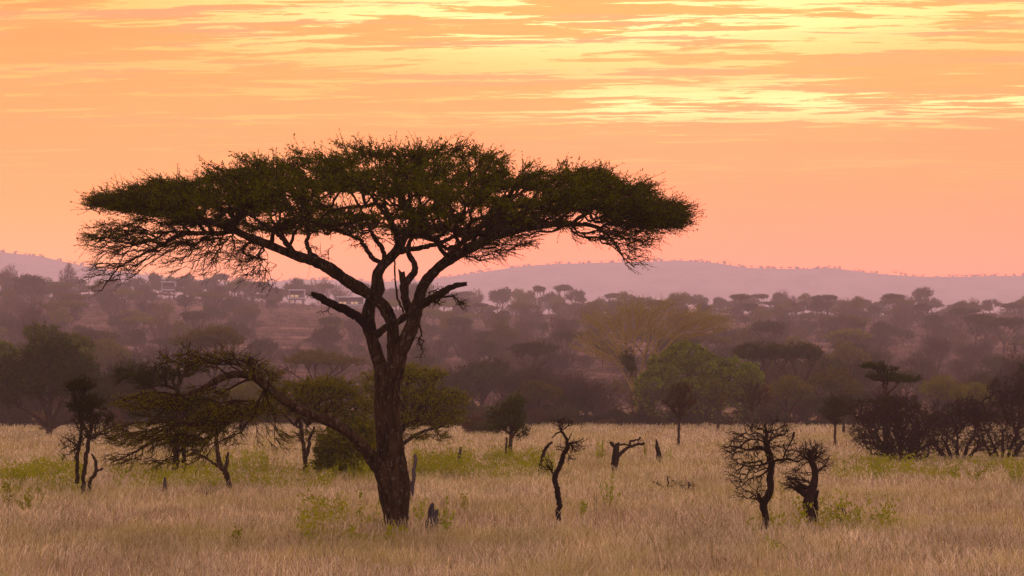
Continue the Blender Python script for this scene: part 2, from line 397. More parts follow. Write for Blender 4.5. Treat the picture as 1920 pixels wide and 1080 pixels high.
    limb_tube(low, q([(480, 708, -2.2, 8), (474, 692, -2.2, 7), (470, 680, -2.2, 6)]), 'bark', 8, .1, splinter=True)
    lt = Tree(); lt.cr = MB()
    m_ = Q[:, 0] < g.p(500, 0, -2.2)[0]
    lt.S = [Q[m_, :3]]; lt.SR = [Q[m_, 3]]; lt.SP = [np.linspace(0, 4, m_.sum())]
    def lp(cx, cy, dy, rx, ry, rz, n, tr=lt): tr.pad(g.p(cx, cy, dy), (g.m(rx), ry, g.m(rz)), n)
    lp(400, 676, -2.2, 100, 1.0, 17, 110); lp(300, 752, -2.6, 85, 1.3, 17, 130); lp(440, 772, -2.4, 80, 1.2, 22, 120); lp(270, 815, -2.8, 85, 1.3, 24, 160)
    lp(380, 810, -2.5, 70, 1.1, 25, 110); lp(230, 862, -3, 40, .7, 16, 45); lp(330, 862, -2.8, 80, .9, 22, 70); lp(490, 700, -2.2, 45, .8, 14, 35); lp(520, 830, -2.3, 35, .6, 30, 14); lp(395, 735, -2.4, 45, .9, 15, 40)
    lt.grow(bf=.6, rtip=.0055, rmax=.026, pw=.4, mat='twig', sag=.05, bend=.05)
    lt.sprays(2300, .32, .005, 'twig', 'leafolive', nl=7, ll=.045, lw=.016, out=.8, up=.04, rnd=.4, flat=.35, centre=g.p(430, 720, -2.3), where=lambda p: np.where(p[:, 2] > g.p(0, 842)[2], 1, .12))
    lt.sprays(1100, .32, .005, 'twig', 'leafolive', nl=1, ll=.04, lw=.014, out=.6, up=-.25, rnd=.5, centre=g.p(400, 700, -2.3))
    # main canopy: targets inside the outline
    xs = [165, 200, 240, 300, 370, 420, 450, 500, 560, 640, 700, 760, 830, 900, 945, 962, 1000, 1060, 1130, 1165, 1200, 1250, 1300]
    yt = [372, 358, 345, 333, 322, 308, 292, 280, 276, 270, 264, 267, 264, 275, 290, 312, 303, 298, 306, 322, 345, 366, 388]
    xb = [165, 260, 330, 400, 480, 560, 640, 700, 800, 900, 1000, 1100, 1200, 1260, 1300]
    yb = [378, 405, 418, 428, 435, 445, 440, 440, 450, 448, 432, 418, 432, 425, 392]
    holes = [(655, 374, 48, 11, .93), (770, 378, 40, 8, .85), (700, 395, 50, 7, .6), (968, 364, 45, 9, .85), (880, 392, 40, 8, .6), (1085, 406, 45, 9, .85), (500, 410, 38, 8, .8), (420, 405, 34, 7, .7), (590, 400, 30, 6, .5), (960, 318, 14, 16, .8), (980, 395, 25, 6, .6)]
    def clump(x, y, dy): return np.sin(x / 24 + 1.7 * np.sin(dy * 1.3 + y / 17)) + 1.2 * np.sin(y / 6.8 + x / 52 + dy * 1.1 + 1.3 * np.sin(x / 37)) + .8 * np.sin(dy * 2.2 + x / 31)
    pts = []
    while len(pts) < 5600:
        x = rng.uniform(185, 1270); u = abs(x - 735) / 572
        if rng.uniform() > .25 + .75 * math.sqrt(max(0, 1 - u ** 2.2)): continue
        D = 5.2 * math.sqrt(max(0.03, 1 - u ** 2.4)); dy = rng.uniform(-D, D); w = (dy / D) ** 2
        a, b_ = np.interp(x, xs, yt) + 9 + 6 * math.sin(x / 13.0 + dy * 1.1) + 5 * math.sin(x / 29.0 - dy * 1.7 + 1), np.interp(x, xb, yb) - 4 + 5 * math.sin(x / 21.0 + dy)
        if b_ < a + 4: b_ = a + 4
        a2 = a + (b_ - a) * .45 * w
        v = rng.uniform() ** 1.15; y = a2 + (b_ - a2) * v
        if any(((x - h[0]) / h[2]) ** 2 + ((y - h[1]) / h[3]) ** 2 < 1 and rng.uniform() < h[4] for h in holes): continue
        if clump(x, y, dy) < -.35 and rng.uniform() < .88: continue
        lay = math.sin((y - .12 * abs(x - 735)) / 9.0 + x / 90.0 + dy * .6)
        if lay < -.05 and rng.uniform() < .5: continue
        pts.append(g.p(x, y, dy))
    t.T.append(np.array(pts))
    def pd(cx, cy, dy, rx, ry, rz, n): t.pad(g.p(cx, cy, dy), (g.m(rx), ry, g.m(rz)), n)
    pd(850, 462, .6, 50, 1, 12, 30); pd(820, 450, 0, 60, 1.5, 12, 40); pd(960, 440, -.6, 70, 1.4, 12, 70)
    # hanging fans of long straight twigs on the undersides
    fan = Tree(); fan.S, fan.SR, fan.SP = list(t.S), list(t.SR), list(t.SP)
    def pd(cx, cy, dy, rx, ry, rz, n): fan.pad(g.p(cx, cy, dy), (g.m(rx), ry, g.m(rz)), n)
    pd(235, 455, -2.6, 75, 1.1, 24, 170); pd(215, 500, -2.7, 50, .9, 30, 110); pd(320, 465, -2.4, 75, 1.2, 30, 170); pd(430, 468, -1.5, 65, 1.4, 30, 170); pd(470, 500, -.8, 50, 1.2, 28, 70); pd(280, 425, -2.5, 90, 1.3, 14, 120)
    pd(360, 500, -1.8, 60, 1, 22, 30); pd(190, 438, -2.6, 30, .6, 14, 30); pd(900, 468, -1, 60, 1.2, 22, 110); pd(950, 450, -.6, 60, 1.2, 14, 60); pd(1180, 440, -1.9, 62, 1.2, 26, 150); pd(1185, 482, -1.9, 28, .6, 22, 44); pd(1240, 415, -1.5, 50, 1.4, 18, 90)
    pd(1080, 440, -1.6, 50, .8, 18, 14); pd(600, 468, -1, 30, .8, 22, 18); pd(690, 450, 1, 50, 1, 12, 20); pd(165, 530, -2.7, 16, .3, 20, 10); pd(500, 530, -.8, 26, .6, 14, 12)
    fan.grow(bf=.55, rtip=.005, rmax=.022, pw=.36, mat='twig', bend=.09, sag=.05)
    fan.sprays(1900, .38, .0055, 'twig', 'leaf', nl=3, ll=.045, lw=.018, out=.8, up=-.2, rnd=.5, centre=g.p(735, 380, 0), curl=.08)
    fan.sprays(900, .34, .006, 'twig', 'leaf', nl=7, ll=.055, lw=.024, out=.9, up=.02, rnd=.4, flat=.5, centre=g.p(735, 420, 0), where=lambda p: np.where(p[:, 2] > g.p(0, 470)[2], 1, .1))
    t.grow(bf=.3, rtip=.0052, rmax=.05, mat='twig', pw=.45, bend=.07)
    cen = g.p(735, 400, 0); zc = g.p(0, 436)[2]
    def gap(p):
        Yw = g.Y + p[:, 1]; px = (p[:, 0] + g.X) / Yw * F + 960; py = HZ - (p[:, 2] + g.g - CH) / Yw * F; k = np.ones(len(p))
        for h in holes: k = np.where(((px - h[0]) / (h[2] * 1.15)) ** 2 + ((py - h[1]) / (h[3] * 1.5)) ** 2 < 1, 1 - h[4], k)
        return k * np.where(clump(px, py, p[:, 1]) < -.15, .06, 1.0)
    dense = lambda p: np.where(p[:, 2] > zc, 1.0, .05) * gap(p)
    thin = lambda p: np.where(p[:, 2] < zc, 1.0, .05)
    t.sprays(18500, .34, .0055, 'twig', 'leaf', nl=7, ll=.07, lw=.028, out=.75, up=.10, rnd=.5, flat=.38, centre=cen, where=dense)
    t.sprays(2600, .50, .0085, 'twig', 'leaf', nl=9, ll=.045, lw=.02, out=.6, up=.45, rnd=.45, centre=cen, where=dense)
    t.sprays(1500, .60, .008, 'twig', 'leaf', nl=9, ll=.05, lw=.022, out=1.6, up=.12, rnd=.35, flat=.5, centre=cen, where=lambda p: (np.abs(p[:, 0]) > 4.2) * dense(p))
    t.cr.v += fan.cr.v; off = t.cr.n
    for f_, m_ in zip(fan.cr.f, fan.cr.m): t.cr.f.append(f_ + off); t.cr.m.append(np.array([t.cr.mi(fan.cr.mats[a]) for a in (0, min(1, len(fan.cr.mats) - 1))], np.int32)[m_])
    t.cr.n += fan.cr.n
    # sprig by the right stub and the hanging dead sprig
    sp = Tree(); sp.S = [np.array([g.p(805, 562, -.7), g.p(800, 563, -.6)])]; sp.SR = [np.full(2, .02)]; sp.SP = [np.zeros(2)]
    sp.pad(g.p(830, 562, -.8), (g.m(40), .5, g.m(8)), 26); sp.pad(g.p(868, 570, -.9), (g.m(20), .4, g.m(9)), 14)
    sp.pad(g.p(820, 545, -.9), (g.m(16), .4, g.m(6)), 8)
    sp.grow(rtip=.006, rmax=.03, mat='twig'); sp.sprays(150, .16, .005, 'twig', 'leaf', nl=3, ll=.05, lw=.018, up=-.1)
    sh = Tree(); sh.S = [np.array([g.p(786, 608, -.2), g.p(783, 604, -.2)])]; sh.SR = [np.full(2, .02)]; sh.SP = [np.zeros(2)]
    sh.pad(g.p(788, 645, -.3), (g.m(7), .2, g.m(28)), 26); sh.grow(rtip=.006, rmax=.02, mat='twig'); sh.sprays(60, .16, .006, 'twig', None, nl=0, up=-.3)
    r = empty('acacia_tree', g.loc, 'huge dark umbrella acacia with forked trunk standing alone in the dry grass', 'tree')
    t.tr.build('trunk', r, smooth=True)
    for mm, a in ((t.cr, 'crown'),): mm.build(a, r)
    sp.cr.build('twig_spray', r); sh.cr.build('hanging_twigs', r)
    b1 = low.build('low_branch', r, smooth=True); lt.cr.build('leafy_twigs', b1)
    b1['label'] = 'low branch arching left and drooping to the grass'
    s1 = st1.build('broken_branch', r, smooth=True); s2 = st2.build('broken_branch', r, smooth=True)
    s1['label'] = 'broken dead stub pointing left'; s2['label'] = 'broken dead stub pointing right'
great_acacia()

# ------------------------------------------------------------------ plants standing in the grass, traced one by one
def plant(name, bx, by, label, cat, limbs=(), pads=(), grow=None, sprays=(), mat='bark', k=8, rough=.08, splint=(), trunk='trunk', crown='crown', extra=(), rs=1.0):
    g = Px(bx, by); t = Tree()
    limbs = [[(a, b_, c, r * rs) for a, b_, c, r in L] for L in limbs]
    limbs = [[(L[0][0], g.by + 3, *L[0][2:])] + list(L) if L[0][1] > by - 3 and L[0][1] < g.by else L for L in limbs]
    for i, L in enumerate(limbs): t.limb(g.q(L), mat=mat, k=k, rough=rough, splinter=(i in splint))
    for L in extra: t.limb(g.q(L), mat=mat, k=6, rough=rough, attach=False, splinter=True)
    for (cx, cy, dy, rx, ry, rz, n) in pads: t.pad(g.p(cx, cy, dy), (g.m(rx), ry, g.m(rz)), n)
    if t.T:
        t.grow(**(grow or {}))
        for sp in sprays:
            sp = dict(sp); sp.setdefault('centre', g.p(bx, (by + min(p[1] for p in pads)) / 2, 0)); n = sp.pop('n'); L = sp.pop('L'); r = sp.pop('r')
            t.sprays(n, L, r, **sp)
    return place(name, t, g.loc, label, cat, trunk=trunk, crown=crown)

dead_g = dict(bf=.6, rtip=.006, rmax=.025, pw=.42, mat='barkdead', bend=.1)
def dsp(n, L=.14, r=.004, **k): return dict(n=n, L=L * 1.4, r=.0065, mat='barkdead', lmat=None, nl=0, out=.6, up=.05, rnd=.6, sub=1, **k)

plant('dead_tree', 1046, 975, 'tall thin crooked dead tree with prickly twigs, left of the Y-shaped snag', 'dead tree',
      [[(1045, 985, 0, 7), (1046, 965, 0, 6), (1048, 945, 0, 6), (1045, 925, 0, 6), (1042, 905, 0, 6), (1040, 891, .02, 6), (1047, 878, .05, 5.5), (1053, 862, .05, 5.5), (1060, 845, 0, 5), (1065, 832, 0, 4.4), (1059, 818, 0, 3), (1052, 806, 0, 2.4), (1050, 794, 0, 1.6), (1056, 784, .1, .8)],
       [(1053, 808, 0, 2), (1044, 812, 0, 1.6), (1035, 821, -.1, 1.2)], [(1041, 894, 0, 3), (1033, 882, 0, 1.5), (1024, 880, 0, .7)], [(1066, 832, 0, 2.4), (1080, 830, 0, 1.4), (1095, 822, .1, .8)], [(1060, 840, 0, 2), (1068, 820, .1, 1.4), (1072, 812, .1, .7)]],
      [(1028, 872, 0, 16, .25, 14, 26), (1046, 840, 0, 12, .25, 14, 12), (1078, 838, 0, 20, .3, 16, 24), (1050, 795, 0, 18, .3, 14, 14), (1068, 862, .1, 16, .2, 12, 10), (1066, 790, .1, 14, .2, 12, 10)],
      dead_g, [dsp(150)], mat='barkdead', rs=.85)
plant('dead_stick', 1012, 884, 'thin dead stick leaning right in the grass beside the tall thin dead tree', 'dead branch',
      [[(1011, 892, 0, 2.2), (1012, 880, 0, 2.6), (1015, 866, 0, 2.8), (1019, 851, 0, 3.2), (1023, 842, 0, 3.4), (1027, 836, 0, 2.6), (1036, 829, 0, 2)]], mat='barkdead', trunk='stem')
plant('broken_snag', 1153, 882, 'Y-shaped broken dead tree with one long arm reaching right over the grass', 'dead tree',
      [[(1153, 890, 0, 4), (1154, 876, 0, 4.5), (1157, 857, 0, 4.5), (1157, 845, 0, 4), (1157, 832, 0, 4)], [(1150, 886, .05, 3), (1149, 870, .05, 3), (1151, 852, .05, 3), (1152, 840, 0, 3), (1149, 833, 0, 3.4), (1143, 830, 0, 2)],
       [(1157, 857, 0, 4), (1165, 849, 0, 3.6), (1176, 841, 0, 3), (1190, 834, 0, 2.6), (1200, 832, 0, 2.6), (1208, 830, 0, 2)], [(1160, 834, 0, 2), (1172, 833, 0, 1.8), (1181, 836, 0, 1.6)],
       [(1182, 836, 0, 2.2), (1182, 828, 0, 2), (1190, 826, 0, 2), (1198, 824, 0, 1.6), (1200, 820, 0, 1.8)]],
      [(1150, 830, 0, 12, .2, 5, 8), (1198, 825, 0, 9, .2, 5, 6)], dead_g, [dsp(14, L=.2)], mat='barkdead', splint=(0,))
plant('broken_stump', 1235, 862, 'slim pointed dead stump leaning left, right of the Y-shaped snag', 'stump',
      [[(1237, 870, 0, 5), (1236, 858, 0, 5.5), (1234, 845, 0, 4.5), (1232, 834, 0, 3.4), (1231, 825, 0, 1.5)], [(1233, 842, 0, 3), (1229, 838, 0, 1.5)]], mat='barkdead', trunk='wood', splint=(0,))
plant('dead_tree', 1435, 987, 'gnarly bare dead tree with a wide tangle of black crooked branches', 'dead tree',
      [[(1434, 997, 0, 9), (1435, 980, 0, 8), (1435, 964, 0, 8.5), (1431, 945, 0, 9), (1440, 930, 0, 9), (1445, 911, 0, 8), (1445, 889, 0, 8), (1445, 868, 0, 8), (1440, 849, 0, 7.5), (1436, 828, 0, 6), (1438, 812, 0, 4), (1434, 795, 0, 2)],
       [(1431, 946, 0, 7), (1425, 935, 0, 6), (1422, 925, 0, 4)],
       [(1446, 872, 0, 4.32), (1455, 864, -.1, 2.88), (1478, 861, -.2, 2.45), (1495, 865, -.3, 2.16), (1507, 858, -.3, 1.44), (1510, 846, -.3, 0.72)], [(1468, 862, -.1, 1.73), (1473, 848, 0, 1.44), (1480, 834, 0, 1.44), (1486, 822, 0, 1.87), (1489, 811, 0, 2.88)],
       [(1440, 848, 0, 3.6), (1425, 838, -.2, 2.88), (1405, 843, -.4, 2.16), (1385, 838, -.5, 1.87), (1366, 838, -.6, 1.15), (1350, 842, -.6, 0.58)], [(1444, 866, 0, 3.6), (1425, 872, -.3, 2.16), (1400, 874, -.5, 1.73), (1380, 866, -.6, 1.15), (1370, 858, -.6, 0.72)],
       [(1445, 880, 0, 2.88), (1425, 892, -.3, 1.73), (1405, 898, -.5, 1.44), (1385, 914, -.6, 1.01), (1366, 896, -.6, 0.58)], [(1438, 830, 0, 3.6), (1455, 818, .3, 2.16), (1470, 815, .5, 1.58), (1476, 800, .5, 0.86)], [(1437, 830, 0, 2.88), (1422, 812, .3, 1.87), (1402, 815, .5, 1.44), (1396, 798, .5, 0.86)],
       [(1438, 815, 0, 2.16), (1448, 800, -.2, 1.44), (1446, 785, -.2, 0.86), (1438, 776, -.2, 0.5)]],
      [(1425, 835, 0, 72, .9, 45, 190), (1400, 875, -.3, 50, .7, 36, 90), (1410, 920, -.3, 40, .5, 26, 56), (1470, 850, -.1, 40, .6, 20, 44), (1455, 800, .2, 28, .5, 20, 30), (1375, 840, -.4, 26, .4, 16, 14)],
      dict(bf=.45, rtip=.0065, rmax=.022, pw=.38, mat='barkdead', bend=.10), [dsp(620, L=.15), dict(n=40, L=.14, r=.004, mat='barkdead', lmat='weed', nl=4, ll=.04, lw=.02, where=lambda p: (p[:, 2] > 1.2) * (p[:, 0] < 0) * 1.0)], mat='barkdead', k=10, rs=.8)
plant('dead_tree', 1519, 972, 'squat twisted dead tree with split trunk and brushy top beside the gnarly dead tree', 'dead tree',
      [[(1518, 982, 0, 10), (1517, 965, 0, 10), (1515, 945, 0, 11), (1521, 925, 0, 10), (1526, 910, 0, 9), (1529, 894, 0, 8), (1527, 878, 0, 7), (1521, 864, 0, 7), (1519, 852, 0, 8), (1518, 844, 0, 5)],
       [(1517, 935, 0, 8), (1506, 923, 0, 8), (1496, 918, 0, 6), (1489, 914, 0, 4)], [(1524, 912, 0, 6), (1510, 914, 0, 5), (1498, 905, -.1, 3), (1488, 898, -.1, 1.6)],
       [(1529, 984, .1, 6), (1530, 960, .1, 6), (1529, 940, .1, 5.5), (1532, 921, .1, 4)], [(1530, 888, 0, 3), (1540, 878, 0, 2), (1552, 864, 0, 1.2), (1555, 852, 0, .7)], [(1521, 864, 0, 4), (1510, 858, 0, 2.4), (1505, 845, 0, 1.2)]],
      [(1523, 845, 0, 28, .4, 18, 90), (1495, 898, 0, 26, .4, 20, 80), (1488, 912, 0, 24, .3, 10, 30), (1545, 868, 0, 14, .3, 16, 22), (1505, 862, 0, 12, .3, 12, 12)],
      dict(bf=.7, rtip=.006, rmax=.028, pw=.4, mat='barkdead', bend=.07), [dsp(520, L=.14)], mat='barkdead', k=10, splint=(3,), rs=.85)
for (bx, by, w, lab) in ((1250, 916, 26, 'small heap of bare crooked sticks lying in the grass below the slim stump'), (1290, 918, 16, 'little forked dead twig standing right of the heap of sticks'), (1578, 972, 20, 'low dead brush right of the squat twisted tree'), (386, 928, 15, 'small bare sapling under the drooping low branch')):
    plant('dead_brush', bx, by, lab, 'dead branch', [[(bx, by + 4, 0, 1.6), (bx + w * .1, by - w * .4, 0, 1.5), (bx + w * .05, by - w * .9, .1, 1.2)], [(bx - 2, by + 3, 0, 1.3), (bx - w * .6, by - w * .3, -.1, 1), (bx - w, by - w * .55, -.1, .7)]],
          [(bx, by - w * .4, 0, w, .4, w * .4, 22)], dict(bf=.3, rtip=.005, rmax=.02, mat='barkdead', bend=.2), [dsp(26, L=.16)], mat='barkdead', k=5)
plant('broken_stump', 810, 986, 'short jagged grey stump in the grass just right of the great acacia', 'stump',
      [[(808, 996, 0, 9), (808, 980, 0, 9.5), (810, 965, 0, 8.5), (810, 953, 0, 6), (811, 946, 0, 3)], [(816, 990, 0, 5), (816, 972, 0, 5), (818, 958, 0, 3)]], mat='greywood', trunk='wood', splint=(0, 1), rough=.12)
plant('leaning_post', 771, 938, 'pale weathered post leaning against the right side of the great acacia trunk', 'dead branch',
      [[(770, 950, .3, 4), (773, 915, .3, 4), (776, 885, .3, 3.6), (779, 853, .3, 3.4)], [(768, 905, .25, 4), (763, 885, .2, 3)]], mat='greywood', trunk='wood', splint=(0,), k=8)
plant('leaning_post', 861, 872, 'short pale dead post standing in the green weeds right of the great acacia', 'stump',
      [[(860, 880, 0, 3.4), (861, 862, 0, 3.4), (863, 840, 0, 2.6)]], mat='greywood', trunk='wood', splint=(0,))
plant('broken_stump', 308, 918, 'tiny dark stump standing alone in the grass below the drooping branch', 'stump',
      [[(308, 924, 0, 4.5), (309, 910, 0, 4.5), (309, 898, 0, 2.5)]], mat='greywood', trunk='wood', splint=(0,))
L6 = dict(nl=6, mat='twig')
plant('thorn_tree', 156, 922, 'dark thin thorn tree on several crooked stems at far left of the drooping branch', 'tree',
      [[(144, 906, .3, 4), (145, 880, .3, 3.6), (146, 848, .2, 3.4), (152, 815, .1, 3), (152, 785, 0, 2.6), (152, 764, 0, 2.4), (155, 740, 0, 1.6), (150, 725, 0, 1)], [(156, 930, 0, 4.6), (156, 905, 0, 4), (158, 880, 0, 4), (163, 850, 0, 4), (168, 820, 0, 3.4), (172, 800, 0, 2.6), (180, 785, 0, 1.6)],
       [(165, 926, -.1, 3.4), (170, 900, -.1, 3.4), (180, 884, -.1, 3.6), (178, 864, -.1, 3), (172, 851, -.1, 1.6)], [(168, 825, 0, 2.4), (190, 810, -.3, 1.6), (215, 795, -.5, 1)], [(150, 840, .1, 2), (130, 825, 0, 1.4), (115, 818, 0, .8)], [(180, 884, -.1, 2), (192, 878, -.2, 2)]],
      [(152, 726, 0, 28, .6, 12, 60), (162, 760, 0, 38, .8, 18, 90), (175, 795, 0, 45, 1, 22, 130), (140, 825, 0, 30, .7, 16, 60), (190, 820, -.2, 40, .8, 10, 50), (125, 845, 0, 18, .5, 18, 24)],
      dict(bf=.35, rtip=.006, rmax=.03, mat='twig', bend=.12), [dict(n=700, L=.26, r=.006, lmat='leafdark', ll=.08, lw=.035, up=.15, rnd=.6, flat=.6, where=lambda p: np.where(p[:, 2] > 2.6, 1, .12), **L6), dict(n=500, L=.28, r=.005, mat='twig', lmat=None, nl=0, up=.1)], mat='bark')
plant('thorn_tree', 429, 913, 'small forked thorn tree with stubby broken side arm under the low branch arch', 'tree',
      [[(430, 922, 0, 5), (429, 905, 0, 5), (424, 888, 0, 5.5), (413, 871, 0, 5), (407, 848, 0, 4), (406, 824, 0, 3.4), (412, 800, 0, 2.4), (420, 780, 0, 1.6)], [(422, 884, 0, 4.6), (426, 866, 0, 3.6), (427, 848, 0, 2.4)], [(418, 880, 0, 3), (400, 868, -.2, 2.4), (380, 855, -.4, 2), (360, 845, -.5, 1)],
       [(407, 826, 0, 2.4), (395, 805, .2, 1.8), (380, 790, .3, 1)], [(410, 812, 0, 2), (432, 790, .2, 1.6), (455, 775, .3, 1)]],
      [(430, 770, .2, 60, 1, 22, 110), (395, 795, .2, 45, .8, 22, 70), (470, 765, .2, 40, .8, 12, 50), (375, 850, -.3, 26, .5, 18, 26), (440, 830, 0, 20, .5, 10, 10)],
      dict(bf=.35, rtip=.006, rmax=.03, mat='twig', bend=.12), [dict(n=900, L=.26, r=.005, lmat='leafolive', ll=.07, lw=.028, up=.15, rnd=.6, flat=.6, where=lambda p: np.where(p[:, 2] > 2, 1, .15), **L6), dict(n=200, L=.2, r=.005, mat='twig', lmat=None, nl=0, up=.1)])
plant('thorn_tree', 573, 888, 'thin dark-stemmed acacia with a flat olive crown, left behind the great acacia trunk', 'tree',
      [[(573, 896, 0, 5), (572, 870, 0, 4.6), (571, 850, 0, 4.2), (567, 825, 0, 4), (565, 804, 0, 3.6), (560, 780, 0, 2.6)], [(572, 858, 0, 4), (578, 845, 0, 3.4), (580, 825, .1, 3), (590, 800, .2, 2)], [(565, 805, 0, 2.4), (545, 790, -.3, 2), (525, 770, -.6, 1.2)], [(575, 800, .1, 2), (610, 770, .4, 1.6), (640, 745, .6, 1)]],
      [(580, 735, 0, 95, 2.6, 20, 420), (615, 720, 0, 50, 2, 14, 140), (540, 760, -.2, 60, 1.8, 16, 160), (600, 775, 0, 70, 1.8, 14, 110), (575, 815, 0, 40, 1, 16, 40), (655, 760, .3, 50, 1.5, 26, 140)],
      dict(bf=.3, rtip=.007, rmax=.05, mat='twig', bend=.1), [dict(n=3200, L=.32, r=.007, lmat='leafolive', ll=.075, lw=.032, up=.2, rnd=.6, flat=.5, **L6), dict(n=200, L=.3, r=.006, mat='twig', lmat=None, nl=0, up=-.1)])
plant('olive_bush', 650, 888, 'round dense olive-gold bush directly left behind the great acacia trunk', 'bush',
      [[(650, 892, 0, 4), (645, 860, 0, 3.4), (640, 830, 0, 2)], [(664, 892, .2, 4), (672, 850, .3, 3), (675, 815, .3, 2)], [(634, 892, -.2, 3), (622, 860, -.2, 2)]],
      [(650, 830, 0, 52, 1.7, 40, 420), (680, 820, .4, 45, 1.6, 45, 260), (615, 845, 0, 24, 1, 30, 90), (640, 872, -.3, 55, 1.4, 14, 120)],
      dict(bf=.4, rtip=.006, rmax=.04, mat='twig'), [dict(n=4200, L=.28, r=.006, mat='twig', lmat='leafolive', nl=6, ll=.10, lw=.06, up=.1, rnd=.8)], trunk='stems')
plant('olive_acacia', 752, 872, 'wide olive acacia with layered flat foliage behind the great acacia, right of its trunk', 'tree',
      [[(752, 880, 0, 7), (752, 840, 0, 6), (748, 800, 0, 5.4), (755, 760, 0, 4.4), (765, 730, 0, 3)], [(750, 810, 0, 5), (780, 770, -.4, 3.4), (815, 745, -.8, 2.4), (850, 735, -1, 1.4)], [(752, 835, 0, 4), (790, 810, -.4, 2.6), (830, 800, -.8, 1.6)], [(748, 800, 0, 4), (725, 770, .5, 3), (700, 745, .8, 1.6)]],
      [(760, 703, 0, 80, 3, 16, 300), (800, 745, 0, 78, 3, 20, 360), (790, 785, 0, 85, 2.8, 20, 360), (840, 760, -.4, 40, 1.8, 30, 120), (720, 740, .5, 60, 2.4, 40, 260), (800, 818, -.4, 60, 1.6, 10, 50), (740, 690, .3, 40, 1.6, 10, 70)],
      dict(bf=.3, rtip=.008, rmax=.07, mat='twig', bend=.1), [dict(n=4600, L=.34, r=.008, mat='twig', lmat='leafolive', nl=6, ll=.08, lw=.035, up=.15, rnd=.6, flat=.5), dict(n=500, L=.4, r=.007, mat='twig', lmat='leafolive', nl=2, ll=.07, lw=.03, up=-.2)])
plant('shadow_tree', 329, 884, 'dark-trunked tree half hidden behind the drooping foliage of the low branch', 'tree',
      [[(329, 892, 0, 7), (329, 865, 0, 6), (330, 840, 0, 5.5), (332, 800, 0, 5), (328, 760, 0, 4), (335, 720, 0, 3), (335, 690, 0, 2)], [(345, 888, .4, 4), (345, 860, .4, 4), (343, 830, .3, 3.6), (350, 790, .2, 3), (370, 750, .2, 2)], [(332, 730, 0, 3), (345, 700, 0, 2.4), (352, 672, 0, 1.8), (356, 640, 0, 1)], [(330, 770, 0, 3.4), (300, 740, -.4, 2.4), (270, 710, -.6, 1.4), (250, 690, -.6, .8)]],
      [(335, 770, 0, 85, 2.6, 30, 300), (345, 830, .2, 45, 1.2, 20, 90), (345, 675, 0, 60, 2, 34, 120), (270, 705, -.3, 60, 1.6, 26, 110), (400, 790, .3, 50, 1.5, 16, 80)],
      dict(bf=.3, rtip=.008, rmax=.07, mat='twig', bend=.14), [dict(n=2200, L=.32, r=.007, mat='twig', lmat='leafdark', nl=6, ll=.10, lw=.045, up=.1, rnd=.6, flat=.6, where=lambda p: np.where(p[:, 2] < 4.6, 1, .08)), dict(n=700, L=.4, r=.008, mat='twig', lmat=None, nl=0, up=.15, sub=1)])
plant('leafy_tree', 955, 856, 'small round leafy dark tree standing alone right of the great acacia', 'tree',
      [[(956, 862, 0, 4), (956, 845, 0, 4), (957, 828, 0, 3.6), (959, 810, 0, 3), (956, 790, 0, 2.4), (952, 765, 0, 1.4)], [(948, 858, .2, 2), (949, 840, .2, 2), (950, 820, .2, 1.6)], [(957, 825, 0, 2.4), (970, 805, 0, 1.8), (985, 795, 0, 1)], [(957, 815, 0, 2.4), (940, 800, 0, 1.8), (925, 785, 0, 1)]],
      [(952, 778, 0, 38, 1.3, 30, 260), (965, 755, 0, 22, .8, 14, 70), (930, 795, 0, 20, .8, 18, 50), (975, 805, 0, 18, .8, 16, 50)],
      dict(bf=.4, rtip=.007, rmax=.04, mat='twig'), [dict(n=900, L=.30, r=.007, mat='twig', lmat='leafdark', nl=6, ll=.09, lw=.05, up=.1, rnd=.8)])
def funnel(name, bx, by, top, hw, label, lm='leafbrown', n=1050, lean=0, mat='twig', spread=1.0):
    h = by - top
    return plant(name, bx, by, label, 'tree',
        [[(bx, by + 5, 0, 2.8), (bx + 1, by - h * .2, 0, 2.4), (bx + lean * .4, by - h * .42, 0, 2.4), (bx + lean * .8, by - h * .65, 0, 2), (bx + lean, by - h * .9, 0, 1)],
         [(bx + lean * .4, by - h * .42, 0, 2), (bx - hw * .45, by - h * .6, -.3, 1.4), (bx - hw * .85, by - h * .72, -.5, .8)], [(bx + lean * .5, by - h * .45, 0, 2), (bx + hw * .45, by - h * .66, .3, 1.4), (bx + hw * .8, by - h * .78, .5, .8)]],
        [(bx + lean, by - h * .86, 0, hw * .6 * spread, 1.2, h * .13, 110), (bx + lean * .7, by - h * .68, 0, hw * .95 * spread, 1.5, h * .12, 130), (bx, by - h * .52, 0, hw * .4, .8, h * .12, 30)],
        dict(bf=.4, rtip=.009, rmax=.05, mat=mat), [dict(n=n, L=.42, r=.009, mat=mat, lmat=lm, nl=4, ll=.09, lw=.04, up=.35, rnd=.5, flat=.6)])
funnel('young_acacia', 1272, 832, 716, 36, 'slender young acacia with rusty funnel-shaped crown, in front of the bright green tree', lean=4)
funnel('young_acacia', 1346, 805, 712, 40, 'olive young acacia next right of the rusty one, below the bright green tree', 'leafolive', lean=-2)
funnel('young_acacia', 1409, 812, 716, 42, 'brownish young acacia rising behind the gnarly dead tree', 'leafbrown', lean=6)
funnel('young_acacia', 1565, 832, 745, 34, 'small dark parasol-shaped tree left of the big plum-coloured thicket', 'leafdark', lean=2)
funnel('young_acacia', 1581, 812, 742, 30, 'dark small tree on twin stems just behind the parasol-shaped tree', 'leafdark', lean=0)
